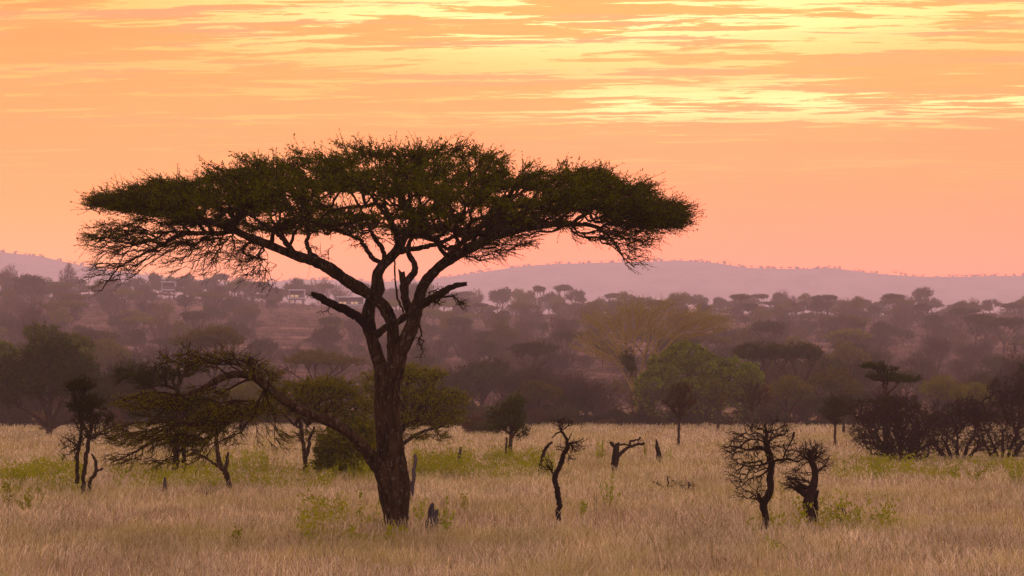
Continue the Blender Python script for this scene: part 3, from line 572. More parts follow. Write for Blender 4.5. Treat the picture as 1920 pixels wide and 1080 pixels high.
plant('slim_acacia', 1660, 842, 'dark flat-topped slim acacia rising out of the big plum-coloured thicket', 'tree',
      [[(1660, 848, 1, 5), (1661, 800, 1, 4.4), (1660, 760, 1, 4), (1661, 738, 1, 3.6), (1655, 715, 1, 2.4), (1648, 700, 1, 1.6), (1640, 690, 1, 1)], [(1661, 742, 1, 2.6), (1675, 728, .8, 2), (1690, 715, .6, 1.4), (1712, 713, .4, 1)], [(1661, 738, 1, 2.4), (1665, 715, 1.2, 1.6), (1680, 705, 1.3, 1)]],
      [(1640, 688, 1, 24, .9, 5, 70), (1655, 708, 1, 34, 1, 7, 90), (1690, 712, .8, 38, 1.2, 5, 100), (1668, 758, 1, 30, 1, 12, 50), (1665, 694, 1, 18, .7, 4, 30)],
      dict(bf=.3, rtip=.008, rmax=.04, mat='twig'), [dict(n=1300, L=.30, r=.008, mat='twig', lmat='leafdark', nl=6, ll=.11, lw=.05, up=.2, rnd=.5, flat=.35)])
plant('broken_snag', 1716, 835, 'broken pale dead trunk with a crow-like dark tuft, poking out of the plum thicket', 'dead tree',
      [[(1712, 845, .6, 5), (1714, 800, .6, 4.6), (1716, 770, .6, 4.4), (1720, 752, .6, 4), (1724, 738, .6, 2.6)]], [(1716, 764, .5, 12, .3, 7, 40), (1717, 748, .5, 5, .2, 10, 16)],
      dict(bf=.3, rtip=.01, rmax=.04, mat='barkdead'), [dict(n=200, L=.18, r=.008, mat='barkdead', lmat='leafdark', nl=4, ll=.1, lw=.05, up=.2, rnd=.6, flat=.5)], mat='greywood', splint=(0,))
def thicket(name, bx, by, label, pads, lm, n, nb, L=.36, mat='twigdark', stems=5, w=40):
    ls = []
    for i in range(stems):
        u = (i - (stems - 1) / 2) / max(1, (stems - 1) / 2)
        ls.append([(bx + u * w * .3, by + 4, rng.uniform(-.4, .4), 3.4), (bx + u * w * .6, by - 22, rng.uniform(-.5, .5), 3), (bx + u * w, by - 50 + abs(u) * 16, rng.uniform(-.8, .8), 1.8)])
    return plant(name, bx, by, label, 'bush', ls, pads, dict(bf=.35, rtip=.008, rmax=.06, mat=mat, bend=.14), [dict(n=n, L=L, r=.008, mat=mat, lmat=lm, nl=4, ll=.10, lw=.05, up=.1, rnd=.8), dict(n=nb, L=L * 1.2, r=.009, mat=mat, lmat=None, nl=0, up=.15, rnd=.7, sub=2)], trunk='stems', mat='barkdead')
thicket('thorn_thicket', 1690, 866, 'big plum-dark rounded thicket of tangled thorn, tallest bush right of the gnarly dead trees',
        [(1670, 800, 0, 82, 2.6, 48, 700), (1655, 770, .6, 66, 2.2, 32, 330), (1690, 752, .3, 34, 1.6, 14, 80), (1720, 800, 0, 60, 2.2, 50, 420), (1690, 845, -.4, 55, 1.8, 24, 240), (1625, 820, -.3, 26, 1, 26, 90)], 'leafdark', 1100, 1900, w=55)
thicket('thorn_bush', 1795, 862, 'open tangled thorn bush on spreading bare stems, between the plum thicket and the frame-edge thorns',
        [(1790, 800, 0, 55, 2, 40, 280), (1815, 770, .5, 45, 1.8, 26, 200), (1770, 838, -.4, 40, 1.2, 18, 70)], 'leafdark', 500, 800, w=60)
thicket('thorn_bush', 1880, 858, 'dark dense thorn bush at the extreme right side of the field',
        [(1885, 780, 0, 62, 2.4, 55, 460), (1850, 825, -.4, 45, 1.5, 24, 120), (1905, 730, .6, 50, 2, 30, 220), (1910, 830, 0, 40, 1.4, 26, 110)], 'leafdark', 900, 1300, w=55)
thicket('thorn_bush', 1975, 866, 'thorn bush cut by the right side of the picture', [(1975, 790, 0, 55, 2.2, 55, 300)], 'leafdark', 900, 900, w=40)

def dark_tree(bx, by, label, W, top, n, seed):
    h = by - top
    return plant('spreading_tree', bx, by, label, 'tree',
      [[(bx, by + 6, 0, 6), (bx, by - h * .15, 0, 5), (bx - W * .15, by - h * .35, .5, 4), (bx - W * .4, by - h * .55, 1, 2.4)], [(bx + 2, by - h * .1, 0, 4.6), (bx + W * .2, by - h * .3, -.6, 4), (bx + W * .35, by - h * .6, -1, 2.4)],
       [(bx, by - h * .15, 0, 4), (bx + W * .05, by - h * .5, .3, 3), (bx, by - h * .8, .5, 1.6)], [(bx - 4, by - h * .08, 0, 4), (bx - W * .35, by - h * .22, -.6, 3), (bx - W * .7, by - h * .3, -1, 1.6)], [(bx + 6, by - h * .08, 0, 4), (bx + W * .4, by - h * .14, .6, 3), (bx + W * .75, by - h * .3, 1, 1.6)]],
      [(bx, by - h * .82, 0, W * .45, 3, h * .13, 200), (bx - W * .45, by - h * .66, 1, W * .42, 3, h * .15, 220), (bx + W * .4, by - h * .62, -.8, W * .45, 3, h * .16, 240), (bx, by - h * .5, 0, W * .7, 3.4, h * .16, 300), (bx - W * .7, by - h * .42, -.6, W * .26, 2, h * .14, 90), (bx + W * .75, by - h * .4, .6, W * .26, 2, h * .15, 100)],
      dict(bf=.45, rtip=.011, rmax=.1, mat='twig', bend=.1), [dict(n=n, L=.55, r=.012, mat='twig', lmat='leafdark', nl=6, ll=.2, lw=.11, up=.15, rnd=.7)])
dark_tree(92, 814, 'huge dark spreading tree with several leaning trunks at the left end of the tree line', 112, 622, 3600, 1)
dark_tree(235, 806, 'dark rounded tree just right of the huge spreading tree at left', 62, 672, 1500, 2)
dark_tree(1985, 812, 'dark tree mostly cut off by the right side of the picture', 90, 640, 1600, 3)

# ------------------------------------------------------------------ green saplings and weeds in the grass
def weed(bx, by, w, h, label, n=None, name='leafy_sapling', cat='sapling', lm='weed', ll=.09):
    g = Px(bx, by); mb = MB(); n = n or 9; s = g.Y / F
    for i in range(n):
        x0 = rng.normal() * w * .3 * s; y0 = rng.normal() * .3; hh = (h + g.sh) * s * rng.uniform(.5, 1.05)
        lean = rng.normal(size=2) * .18 * hh
        P = np.array([[[x0 * .06, y0 * .06, -.05], [x0 + lean[0] * .3, y0 + lean[1] * .3, hh * .5], [x0 + lean[0], y0 + lean[1], hh]]])
        strips(mb, P, np.array([[.008, .006, .003]]), 4, 'twigyel')
        m = int(14 + hh * 16); t = rng.uniform(.25, 1.05, m)[:, None]
        o = P[0, 0] * (1 - t) ** 2 + 2 * P[0, 1] * t * (1 - t) + P[0, 2] * t * t
        d = norm(rng.normal(size=(m, 3)) + np.array([0, 0, .5]))
        leaves(mb, o, d, ll * rng.uniform(.6, 1.4, m), ll * .5 * rng.uniform(.6, 1.4, m), lm)
    o = mb.build(name, None, loc=g.loc); tag(o, label, cat)
    return o
for a in ((788, 975, 14, 38, 'single leafy sapling between the great acacia and the jagged stump', 4), (832, 985, 22, 42, 'loose green saplings just right of the jagged grey stump', 7), (56, 952, 40, 32, 'leafy green saplings low in the grass at far left', 9),
          (1088, 972, 10, 32, 'bright green sapling right of the tall thin dead tree', 3), (1140, 950, 30, 60, 'tall thin yellow-green stalks below the Y-shaped snag', 6), (1128, 862, 26, 34, 'upright green tuft just left of the Y-shaped snag', 16),
          (1212, 858, 8, 26, 'narrow green tuft left of the slim pointed stump', 5), (1252, 862, 14, 18, 'low green tuft right of the slim pointed stump', 6), (494, 890, 30, 50, 'small dark-leaved sapling in the green weeds left behind the great acacia', 9),
          (18, 940, 30, 30, 'green leafy weeds at the left side beside the thin dark thorn tree', 7), (1905, 905, 40, 34, 'bright green weeds below the bush at the extreme right', 14), (1830, 900, 40, 28, 'green weeds in front of the open tangled thorn bush', 12),
          (1640, 885, 40, 40, 'grassy green shoots at the left foot of the plum-dark thicket', 12), (1455, 1030, 20, 20, 'faint green shoots low in the grass below the gnarly dead tree', 6), (872, 950, 12, 24, 'little leafy shoot right of the jagged stump saplings', 4),
          (30, 905, 50, 22, 'low green weeds in the far-left grass behind the saplings', 12), (445, 1010, 16, 22, 'short green shoots in the foreground grass left of the great acacia', 5)):
    weed(*a[:4], a[4], n=a[5])
def weed_patch(px0, px1, by0, by1, n, h, name='ground_cover'):
    mb = MB(); 
    bx = rng.uniform(px0, px1, n); by = rng.uniform(by0, by1, n); Y = F * CH / (by - HZ); X = (bx - 960) / F * Y
    c = (wob(X, Y, 1.1, 3.0) > -.1); X, Y = X[c], Y[c]; n = len(X); Z = ground_z(X, Y)
    hh = (h * 1.1 + .2) * rng.uniform(.3, 1.15, n) * (.8 + .4 * wob(X, Y, .5, 1)); m = 12; j = np.repeat(np.arange(n), m); t = rng.uniform(.15, 1, n * m)
    o = np.stack([X[j] + rng.normal(size=n * m) * .07, Y[j] + rng.normal(size=n * m) * .07, Z[j] + t * hh[j]], 1)
    leaves(mb, o, norm(rng.normal(size=(n * m, 3)) + np.array([0, 0, .8])), .13 * rng.uniform(.6, 1.4, n * m), .055 * rng.uniform(.6, 1.4, n * m), 'weed')
    return mb
cover = [weed_patch(775, 885, 870, 905, 700, .85), weed_patch(885, 1040, 868, 902, 600, .6), weed_patch(210, 620, 885, 925, 1100, .55), weed_patch(0, 160, 885, 935, 700, .6), weed_patch(600, 715, 878, 905, 450, .7),
         weed_patch(915, 960, 858, 872, 120, .7), weed_patch(1400, 1680, 955, 1010, 110, .4), weed_patch(1560, 1920, 875, 910, 600, .55), weed_patch(330, 500, 862, 885, 260, .8), weed_patch(560, 760, 960, 1030, 160, .4)]
allc = MB()
for c in cover: allc.add(np.concatenate(c.v), np.concatenate(c.f), 'weed')
tag(allc.build('ground_cover'), 'yellow-green leafy weeds growing in patches through the dry grass', 'weeds', kind='stuff')

# ------------------------------------------------------------------ kinds of tree for the far side of the grass and the slopes
def proto(kind, h, w, twig, lm, seed):
    """a tree h metres tall and w wide, built once and copied"""
    global rng
    rng = np.random.default_rng(seed); t = Tree(); hw = w / 2
    if kind == 'umbrella':
        t.limb([[0, 0, -.4, .24], [.1, 0, h * .2, .2], [0, .1, h * .36, .18]], mat='barkdead', k=7)
        for i in range(5):
            a = i * 1.257 + rng.uniform(-.3, .3); q = rng.uniform(.45, .8)
            t.limb([[0, .1, h * .33, .12], [math.cos(a) * hw * q * .4, math.sin(a) * hw * q * .4, h * .56, .09], [math.cos(a) * hw * q, math.sin(a) * hw * q, h * .78, .05]], mat='barkdead', k=5)
        for i in range(6):
            a = rng.uniform(0, 6.28); q = rng.uniform(0, .62)
            t.pad((math.cos(a) * hw * q, math.sin(a) * hw * q, h * rng.uniform(.8, .92)), (hw * .42, hw * .42, h * .07), 90)
        t.grow(bf=.3, rtip=.012, rmax=.09, mat=twig)
        t.sprays(1500, .5, .011, mat=twig, lmat=lm, nl=5, ll=.24, lw=.11, up=.25, rnd=.6, flat=.4, centre=(0, 0, h * .7))
    elif kind == 'bare':
        for i in range(4):
            a = i * 1.57 + rng.uniform(-.5, .5)
            t.limb([[0, 0, -.4, .13], [math.cos(a) * hw * .15, math.sin(a) * hw * .15, h * .2, .1], [math.cos(a) * hw * .4, math.sin(a) * hw * .4, h * .45, .07], [math.cos(a) * hw * .6, math.sin(a) * hw * .6, h * .7, .03]], mat='barkdead', k=5)
        for i in range(7):
            a = rng.uniform(0, 6.28); q = rng.uniform(.1, .62); z = rng.uniform(.4, .85)
            t.pad((math.cos(a) * hw * q, math.sin(a) * hw * q, h * z), (hw * .4, hw * .4, h * .16), 60)
        t.grow(bf=.8, rtip=.014, rmax=.06, pw=.4, mat=twig, bend=.06)
        t.sprays(1100, .8, .014, mat=twig, lmat=lm, nl=1, ll=.16, lw=.08, out=.8, up=.3, rnd=.45, sub=2, centre=(0, 0, h * .3))
    elif kind == 'bush':
        for i in range(3):
            a = i * 2.1; t.limb([[0, 0, -.3, .1], [math.cos(a) * hw * .3, math.sin(a) * hw * .3, h * .35, .06]], mat='barkdead', k=5)
        for i in range(8):
            a = rng.uniform(0, 6.28); q = rng.uniform(.1, .65); z = rng.uniform(.25, .8) * (1 - q * .35)
            t.pad((math.cos(a) * hw * q, math.sin(a) * hw * q, h * z), (hw * .4, hw * .4, h * .2), 50)
        t.grow(bf=.4, rtip=.011, rmax=.06, mat=twig)
        t.sprays(1500, .5, .011, mat=twig, lmat=lm, nl=4, ll=.22, lw=.12, up=.15, rnd=.8, centre=(0, 0, h * .3))
    elif kind == 'round':
        t.limb([[0, 0, -.4, .2], [.05, 0, h * .25, .16], [.1, 0, h * .5, .1]], mat='barkdead', k=7)
        for i in range(3):
            a = i * 2.1 + .5; t.limb([[0, 0, h * .22, .1], [math.cos(a) * hw * .5, math.sin(a) * hw * .5, h * .55, .06]], mat='barkdead', k=5)
        for i in range(8):
            a = rng.uniform(0, 6.28); q = rng.uniform(.0, .6); z = rng.uniform(.55, .88) * (1 - q * .15)
            t.pad((math.cos(a) * hw * q, math.sin(a) * hw * q, h * z), (hw * .38, hw * .38, h * .12), 55)
        t.grow(bf=.35, rtip=.012, rmax=.08, mat=twig)
        t.sprays(1500, .5, .011, mat=twig, lmat=lm, nl=5, ll=.22, lw=.12, up=.2, rnd=.8, centre=(0, 0, h * .5))
    t.kind = kind; t.h = h
    return t

NAMES = dict(umbrella='umbrella_acacia', bare='thorn_tree', bush='thicket_bush', round='savanna_tree')
CATS = dict(umbrella='tree', bare='tree', bush='bush', round='tree')
protos = []
for i, (kd, h, w, tw, lm) in enumerate((('umbrella', 7.5, 12, 'twigdark', 'leafolive'), ('umbrella', 8.5, 10, 'twigdark', 'leafdull'), ('bare', 7.5, 8, 'twiggrey', 'leafdull'), ('bare', 6.5, 9, 'twigdark', 'leafdull'), ('bare', 9, 8, 'twiggrey', None),
                                        ('bush', 4, 6.5, 'twigdark', 'leafdull'), ('bush', 5, 7, 'twigdark', 'leafbrown'), ('round', 8, 7.5, 'twigdark', 'leafdull'), ('round', 7, 8.5, 'twigdark', 'leafdark'), ('round', 9.5, 8, 'twiggrey', 'leafolive'), ('round', 6, 8.5, 'twigdark', 'leafdull'), ('bare', 8, 9.5, 'twiggrey', 'leafolive'))):
    t = proto(kd, h, w, tw, lm if lm else 'leafdull', 100 + i)
    tr = bpy.data.objects
    me_t = t.tr.build('trunk' if kd != 'bush' else 'stems', smooth=True); me_c = t.cr.build('crown')
    protos.append(dict(kind=kd, h=h, w=w, t=me_t, c=me_c))
rng = np.random.default_rng(99)
GL = {'umbrella': ('hazy flat-topped acacia on the wooded slope beyond the grass', 'flat-topped acacias on the hazy slope'), 'bare': ('hazy bare grey-pink thorn tree on the wooded slope', 'bare thorn trees on the hazy slope'),
      'bush': ('low hazy bush on the wooded slope', 'low bushes on the hazy slope'), 'round': ('hazy round-crowned tree on the wooded slope', 'round-crowned trees on the hazy slope')}
def inst(pi, x, y, sc, label=None, group=None, rz=None, sz=None, name=None):
    p = protos[pi]; kd = p['kind']
    lb, gr = GL[kd]
    o = empty(name or NAMES[kd], (x, y, float(ground_z(x, y)) - .1), label or lb, CATS[kd], group or (gr if label is None else None), rz if rz is not None else rng.uniform(0, 6.28))
    o.scale = (sc, sc, sz or sc)
    for q in (p['t'], p['c']):
        c = q.copy(); C.objects.link(c); c.parent = o
    return o
def inst_px(pi, px, Y, top, label=None, group=None, wpx=None, base=0):
    """a copied tree standing Y metres out under column px with its top at row top"""
    Y = far(Y)
    X = (px - 960) / F * Y; g = float(ground_z(X, Y)); hh = CH + (HZ - top) / F * Y - g
    p = protos[pi]; sz = hh / p['h']; sc = wpx * Y / F / p['w'] if wpx else sz * rng.uniform(.9, 1.15)
    return inst(pi, X, Y, sc, label, group, sz=sz)

# the line of thorn trees and bushes along the far edge of the grass
G1 = 'bare thorn trees lining the far edge of the grass'; B1 = 'low bushes lining the far edge of the grass'
L1 = {'umbrella': ('flat-topped tree in the dark line along the far edge of the grass', 'flat-topped trees lining the far edge of the grass'), 'bare': ('bare twiggy thorn tree in the dark line along the far edge of the grass', G1),
      'bush': ('low twiggy bush in the dark line at the far edge of the grass', B1), 'round': ('round-crowned tree in the dark line along the far edge of the grass', 'round-crowned trees lining the far edge of the grass')}
def edge(pi, px, Y, top, **k):
    l, g = L1[protos[pi]['kind']]; return inst_px(pi, px, Y, top, l, g, **k)
topx = [-200, 0, 100, 200, 280, 400, 520, 600, 700, 780, 860, 940, 1020, 1100, 1180, 1260, 1350, 1440, 1520, 1600, 1680, 1760, 1840, 1920, 2100]
topy = [640, 640, 640, 668, 680, 690, 695, 700, 690, 680, 672, 660, 668, 690, 700, 700, 700, 660, 655, 668, 690, 700, 690, 665, 650]
for i, px in enumerate(np.arange(-150, 2100, 36)):                       # tall back row
    px = px + rng.uniform(-14, 14); Y = rng.uniform(268, 310)
    edge(int(rng.choice([2, 3, 4, 11, 3, 7, 8, 9, 10])), px, Y, np.interp(px, topx, topy) + rng.uniform(-8, 26))
for i, px in enumerate(np.arange(-150, 2100, 44)):                       # front row, lower
    px = px + rng.uniform(-16, 16); Y = rng.uniform(244, 262)
    edge(int(rng.choice([2, 3, 10, 7, 6, 5, 8, 9])), px, Y, np.interp(px, topx, topy) + rng.uniform(42, 84))
for i, px in enumerate(np.arange(-150, 2100, 30)):                       # low bushes at the grass edge
    px = px + rng.uniform(-12, 12); Y = rng.uniform(228, 252)
    edge(int(rng.choice([5, 6])), px, Y, rng.uniform(745, 783), wpx=rng.uniform(40, 95))
for i in range(16):                                                      # stragglers out in the grass
    px = rng.choice([rng.uniform(-60, 560), rng.uniform(880, 1010), rng.uniform(1480, 2000)]); Y = rng.uniform(175, 226); inst(int(rng.choice([5, 6])), (px - 960) / F * Y, Y, rng.uniform(.25, .5), 'small low bush standing out in the dry grass before the dark tree line', 'small bushes scattered in the far grass')
# the slope behind
for i in range(560):
    Y = far(315 + 350 * rng.uniform() ** .7); px = rng.uniform(-180, 2100); pi = int(rng.choice([0, 1, 2, 3, 3, 4, 11, 5, 6, 7, 9, 10, 8, 9]))
    if (abs(px - 610) < 95 and 720 < Y) or (abs(px - 315) < 30 and 870 < Y): continue
    X = (px - 960) / F * Y
    inst(pi, X, Y, rng.uniform(.95, 1.7))
# woods along the crest, tops reach rows 530 to 560
cx = [-200, 0, 60, 140, 200, 330, 400, 480, 560, 640, 700, 800, 880, 930, 1000, 1080, 1130, 1170, 1250, 1330, 1400, 1480, 1550, 1620, 1700, 1780, 1850, 1920, 2100]
cy = [500, 508, 514, 520, 522, 506, 506, 512, 516, 522, 524, 522, 540, 532, 532, 534, 560, 545, 548, 548, 545, 542, 552, 556, 550, 562, 556, 560, 560]
LC = ('hazy tree in the woods along the crest of the near ridge', 'trees along the crest of the near ridge')
for i, px in enumerate(np.arange(-180, 2120, 23)):
    for row in range(2):
        px2 = px + rng.uniform(-12, 12); Y = rng.uniform(690, 730) if row == 0 else rng.uniform(640, 690)
        top = np.interp(px2, cx, cy) + (rng.uniform(-5, 14) if row == 0 else rng.uniform(16, 40))
        if row == 1 and 520 < px2 < 715: continue
        inst_px(int(rng.choice([1, 7, 9, 10, 8, 2, 11, 10, 9])), px2, Y, top, *LC, wpx=rng.uniform(42, 66))
# trees one can tell apart
def own(pi, px, Y, top, label, wpx=None): return inst_px(pi, px, Y, top, label, None, wpx)
own(8, 1730, 700, 536, 'round-topped dark tree standing up from the right half of the ridge crest', 66)
own(4, 124, 640, 488, 'dark bare tree standing highest on the left end of the ridge crest', 44)
own(4, 24, 650, 494, 'spiky dark tree at the extreme left of the ridge crest', 60)
own(8, 60, 600, 512, 'dark wide tree on the left end of the ridge between two spiky ones', 130)
own(2, 55, 420, 556, 'fan-shaped bare tree on the slope above the dark green tree at left', 100)
own(2, 1050, 420, 583, 'lone bare crooked tree on the hazy slope left of the pale yellow tree', 82)
own(4, 880, 380, 612, 'slender bare tree on the hazy slope right of the great acacia fork', 52)
own(0, 400, 300, 610, 'wide flat-topped acacia with yellow-lit top above the drooping branch', 205)
own(0, 595, 285, 655, 'broad yellow-topped umbrella acacia between the low branch and the great trunk', 215)
own(3, 1735, 330, 652, 'plum-grey bare thorn tree on the slope above the slim dark acacia', 120)
own(4, 1900, 245, 640, 'dark bare tree above the bush at the extreme right side', 90)
own(7, 1880, 250, 690, 'green-tinged round tree behind the bush at the extreme right', 130)
own(1, 1500, 262, 634, 'tall rusty-topped acacia with a leaning trunk right of the bright green tree', 150)
own(1, 1410, 262, 634, 'flat brown-topped acacia directly behind the bright green tree', 120)
own(7, 15, 250, 640, 'dark green round tree cut by the left side of the picture', 120)
own(3, 240, 246, 655, 'large dark bare thorn tree right of the big spreading tree at left', 190)
own(3, 985, 246, 668, 'rounded plum-brown thorn tree behind the small round leafy tree', 150)
own(2, 1090, 250, 690, 'plum-brown thorn tree left of the foot of the pale yellow tree', 130)
for px, Y, top, w, lab in ((775, 262, 664, 110, 'olive round-crowned tree rising just right behind the great trunk in the far tree line'), (1475, 240, 690, 120, 'olive tree right behind the gnarly dead tree in the far tree line'), (1560, 246, 672, 130, 'tall olive-brown tree above the small parasol-shaped tree'),
                            (1010, 238, 700, 120, 'olive bushy tree right behind the small round leafy tree'), (1760, 240, 690, 130, 'olive tree behind the open tangled thorn bush'), (1830, 236, 705, 110, 'lower olive tree between the tangled thorn bush and the frame-edge bush'), (470, 240, 700, 120, 'olive tree showing between the low branch and the thin dark-stemmed acacia')):
    own(9, px, Y, top, lab, w)
own(5, 30, 240, 750, 'dark low round bush at the far-left edge of the grass', 110)
for p in protos:
    for q in (p['t'], p['c']): bpy.data.objects.remove(q)

# pale yellow vase-shaped fever tree
def fever():
    Y = 235.0; s = Y / F; X = (1195 - 960) / F * Y; gz = float(ground_z(X, Y)); t = Tree()
    def p(px, py, dy): return [(px - 1195) * s, dy, CH + (HZ - py) * s - gz]
    for pts in ([(1195, 800, 0, .22), (1192, 760, 0, .2), (1186, 720, 0, .17), (1176, 680, -.5, .13), (1150, 640, -1.2, .1), (1120, 612, -2, .06)],
                [(1192, 765, 0, .2), (1202, 700, .3, .15), (1212, 655, .6, .12), (1222, 610, 1, .09), (1235, 575, 1.4, .05)],
                [(1190, 740, 0, .15), (1170, 700, 1, .1), (1140, 665, 2, .07), (1105, 645, 3, .04)], [(1200, 715, .2, .14), (1235, 670, -.5, .1), (1270, 630, -1.2, .08), (1310, 600, -2, .05), (1345, 590, -2.5, .03)],
                [(1190, 730, 0, .14), (1186, 660, -1, .1), (1195, 610, -1.8, .07), (1200, 575, -2.4, .04)], [(1202, 705, .3, .12), (1250, 650, 1.5, .08), (1290, 605, 2.6, .05)], [(1178, 690, -.3, .1), (1145, 668, -1.2, .07), (1110, 660, -2, .04)]):
        t.limb([[*p(a, b, dy), r] for a, b, dy, r in pts], mat='twigyel', k=6, rough=.05)
    for cx_, cy_, dy, rx, ry, rz, n in ((1130, 600, -1, 50, 4, 18, 170), (1220, 580, 0, 70, 5, 20, 260), (1310, 595, 0, 62, 4, 20, 190), (1100, 640, 1, 34, 3, 20, 90), (1180, 610, 1.5, 60, 4, 20, 120), (1340, 612, -1, 34, 3, 18, 70), (1260, 625, -.5, 50, 3, 22, 90), (1140, 660, 0, 40, 3, 24, 70)):
        t.pad(p(cx_, cy_, dy), (rx * s, ry, rz * s), n)
    t.grow(bf=.85, rtip=.017, rmax=.07, pw=.38, mat='twigyel', bend=.04)
    t.sprays(1700, 1.1, .016, mat='twigyel', lmat='leafolive', nl=2, ll=.16, lw=.06, out=.9, up=.25, rnd=.3, centre=p(1200, 690, 0), sub=1)
    place('fever_tree', t, (X, Y, gz), 'tall pale yellow vase-shaped tree with airy spreading branches, left of the bright green tree', 'tree')
    n = Tree(); c = p(1179, 680, -1.6)
    n.tr = MB(); o = c + rng.normal(size=(900, 3)) * np.array([.42, .42, .75]); o[:, 0] += (o[:, 2] - c[2]) * -.25
    n.cr = MB(); leaves(n.cr, o, norm(rng.normal(size=(900, 3))), np.full(900, .4), np.full(900, .12), 'leafdark')
    ob = n.cr.build('twig_nest', None, loc=(X, Y, gz)); tag(ob, 'dark shaggy clump hanging in the fork of the pale yellow tree', 'nest')
fever()
# bright green dense tree made of billowing leaf masses
def green_tree():
    Y = 232.0; s = Y / F; X = (1310 - 960) / F * Y; gz = float(ground_z(X, Y)); t = Tree()
    def p(px, py, dy): return [(px - 1310) * s, dy, CH + (HZ - py) * s - gz]
    for pts in ([(1310, 805, 0, .3), (1308, 770, 0, .25), (1300, 730, 0, .2), (1285, 690, 0, .12)], [(1310, 790, 0, .22), (1340, 750, .5, .16), (1370, 710, .8, .1)], [(1308, 780, 0, .2), (1270, 760, -.5, .14), (1240, 730, -1, .1)]):
        t.limb([[*p(a, b, dy), r] for a, b, dy, r in pts], mat='barkdead', k=7)
    blobs = [(1288, 668, 0, 46, 3.0, 24), (1250, 690, -.5, 38, 3, 28), (1330, 690, .3, 50, 3.2, 22), (1375, 700, 0, 46, 3.2, 28), (1408, 705, .4, 26, 2.6, 26), (1225, 725, -.6, 38, 2.4, 30), (1300, 735, -1, 70, 3, 26), (1390, 745, 0, 40, 2.6, 24), (1200, 745, -.4, 20, 1.8, 22), (1255, 765, -1, 55, 2, 22), (1350, 770, -1, 60, 2.2, 20)]
    for b in blobs: t.pad(p(b[0], b[1], b[2]), (b[3] * s, b[4], b[5] * s), int(b[3] * 3.2), shell=.85)
    t.grow(bf=.35, rtip=.012, rmax=.08, mat='twigdark')
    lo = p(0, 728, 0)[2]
    t.sprays(6200, .42, .012, mat='twigdark', lmat='leafgreen', nl=6, ll=.26, lw=.15, up=.45, rnd=.8, centre=p(1310, 720, 0), where=lambda q: np.where(q[:, 2] > lo, 1, .12))  # vivid leaves mainly up high: the lit top is put in by colour
    t.sprays(1700, .5, .012, mat='twigdark', lmat='leafdull', nl=4, ll=.22, lw=.12, up=.2, rnd=.8, centre=p(1310, 720, 0), where=lambda q: np.where(q[:, 2] > lo, .02, 1))  # duller leaves low down: their colour stands in for underside shade
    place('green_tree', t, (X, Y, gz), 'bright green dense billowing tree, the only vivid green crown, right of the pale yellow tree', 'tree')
    for (px, py, r_, lab) in ((95, 618, 24, 'bright green leafy top tuft catching the light on the big dark tree at left'),):
        pass
green_tree()
# green tufts topping the dark trees at left: separate smaller trees standing in them
def tuft_tree(px, Y, top, wpx, label):
    s = Y / F; X = (px - 960) / F * Y; gz = float(ground_z(X, Y)); t = Tree(); h = CH + (HZ - top) * s - gz; w = wpx * s
    t.limb([[0, 0, -.3, .2], [.1, 0, h * .4, .16], [0, 0, h * .75, .1]], mat='barkdead', k=7)
    for i in range(6):
        a = i * 1.05; q = .3 if i else 0
        t.pad((math.cos(a) * w * q, math.sin(a) * w * q, h * (.9 - .08 * (i % 3))), (w * .26, w * .26, h * .08), 50)
    t.pad((0, 0, h * .62), (w * .5, w * .5, h * .2), 160)
    t.grow(bf=.35, rtip=.012, rmax=.08, mat='twigdark')
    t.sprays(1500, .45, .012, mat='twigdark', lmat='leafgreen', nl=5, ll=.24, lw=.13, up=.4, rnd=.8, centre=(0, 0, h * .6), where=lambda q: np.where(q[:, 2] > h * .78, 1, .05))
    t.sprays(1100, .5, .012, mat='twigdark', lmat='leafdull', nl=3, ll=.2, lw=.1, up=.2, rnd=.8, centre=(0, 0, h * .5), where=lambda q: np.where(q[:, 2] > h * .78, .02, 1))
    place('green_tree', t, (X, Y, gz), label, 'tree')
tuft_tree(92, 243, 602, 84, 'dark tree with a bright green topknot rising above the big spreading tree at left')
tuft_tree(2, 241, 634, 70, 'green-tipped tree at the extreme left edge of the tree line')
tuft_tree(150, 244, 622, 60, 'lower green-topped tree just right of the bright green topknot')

# ------------------------------------------------------------------ lodge buildings on the slope
def box(mb, c, d, mat):
    x, y, z = c; a, b, h = d[0] / 2, d[1] / 2, d[2] / 2
    V = [[x + i * a, y + j * b, z + k * h] for i in (-1, 1) for j in (-1, 1) for k in (-1, 1)]
    mb.add(V, [[0, 1, 3, 2], [4, 6, 7, 5], [0, 4, 5, 1], [2, 3, 7, 6], [0, 2, 6, 4], [1, 5, 7, 3]], mat)
def plain(name, col, rough=.8, emit=None, es=1.0):
    m, nt = new_mat(name); b = NB(nt); out = b.n('ShaderNodeOutputMaterial'); p = b.n('ShaderNodeBsdfPrincipled')
    tc = b.n('ShaderNodeTexCoord'); f = b.noise(tc.outputs['Object'], 2.0, 4)
    c = b.mix(b.mrange(f, .3, .7, 0, .35), col, tuple(v * .7 for v in col)); b.l(c, p.inputs['Base Color']); p.inputs['Roughness'].default_value = rough
    if emit: p.inputs['Emission Color'].default_value = (*emit, 1); p.inputs['Emission Strength'].default_value = es
    b.l(p.outputs[0], out.inputs[0]); M[name] = m
plain('lodge_white', (.36, .36, .42)); plain('lodge_roof', (.62, .62, .7), .6); plain('lodge_dark', (.10, .08, .09)); plain('lodge_lit', (.5, .35, .2), .4, (1, .62, .28), .3)
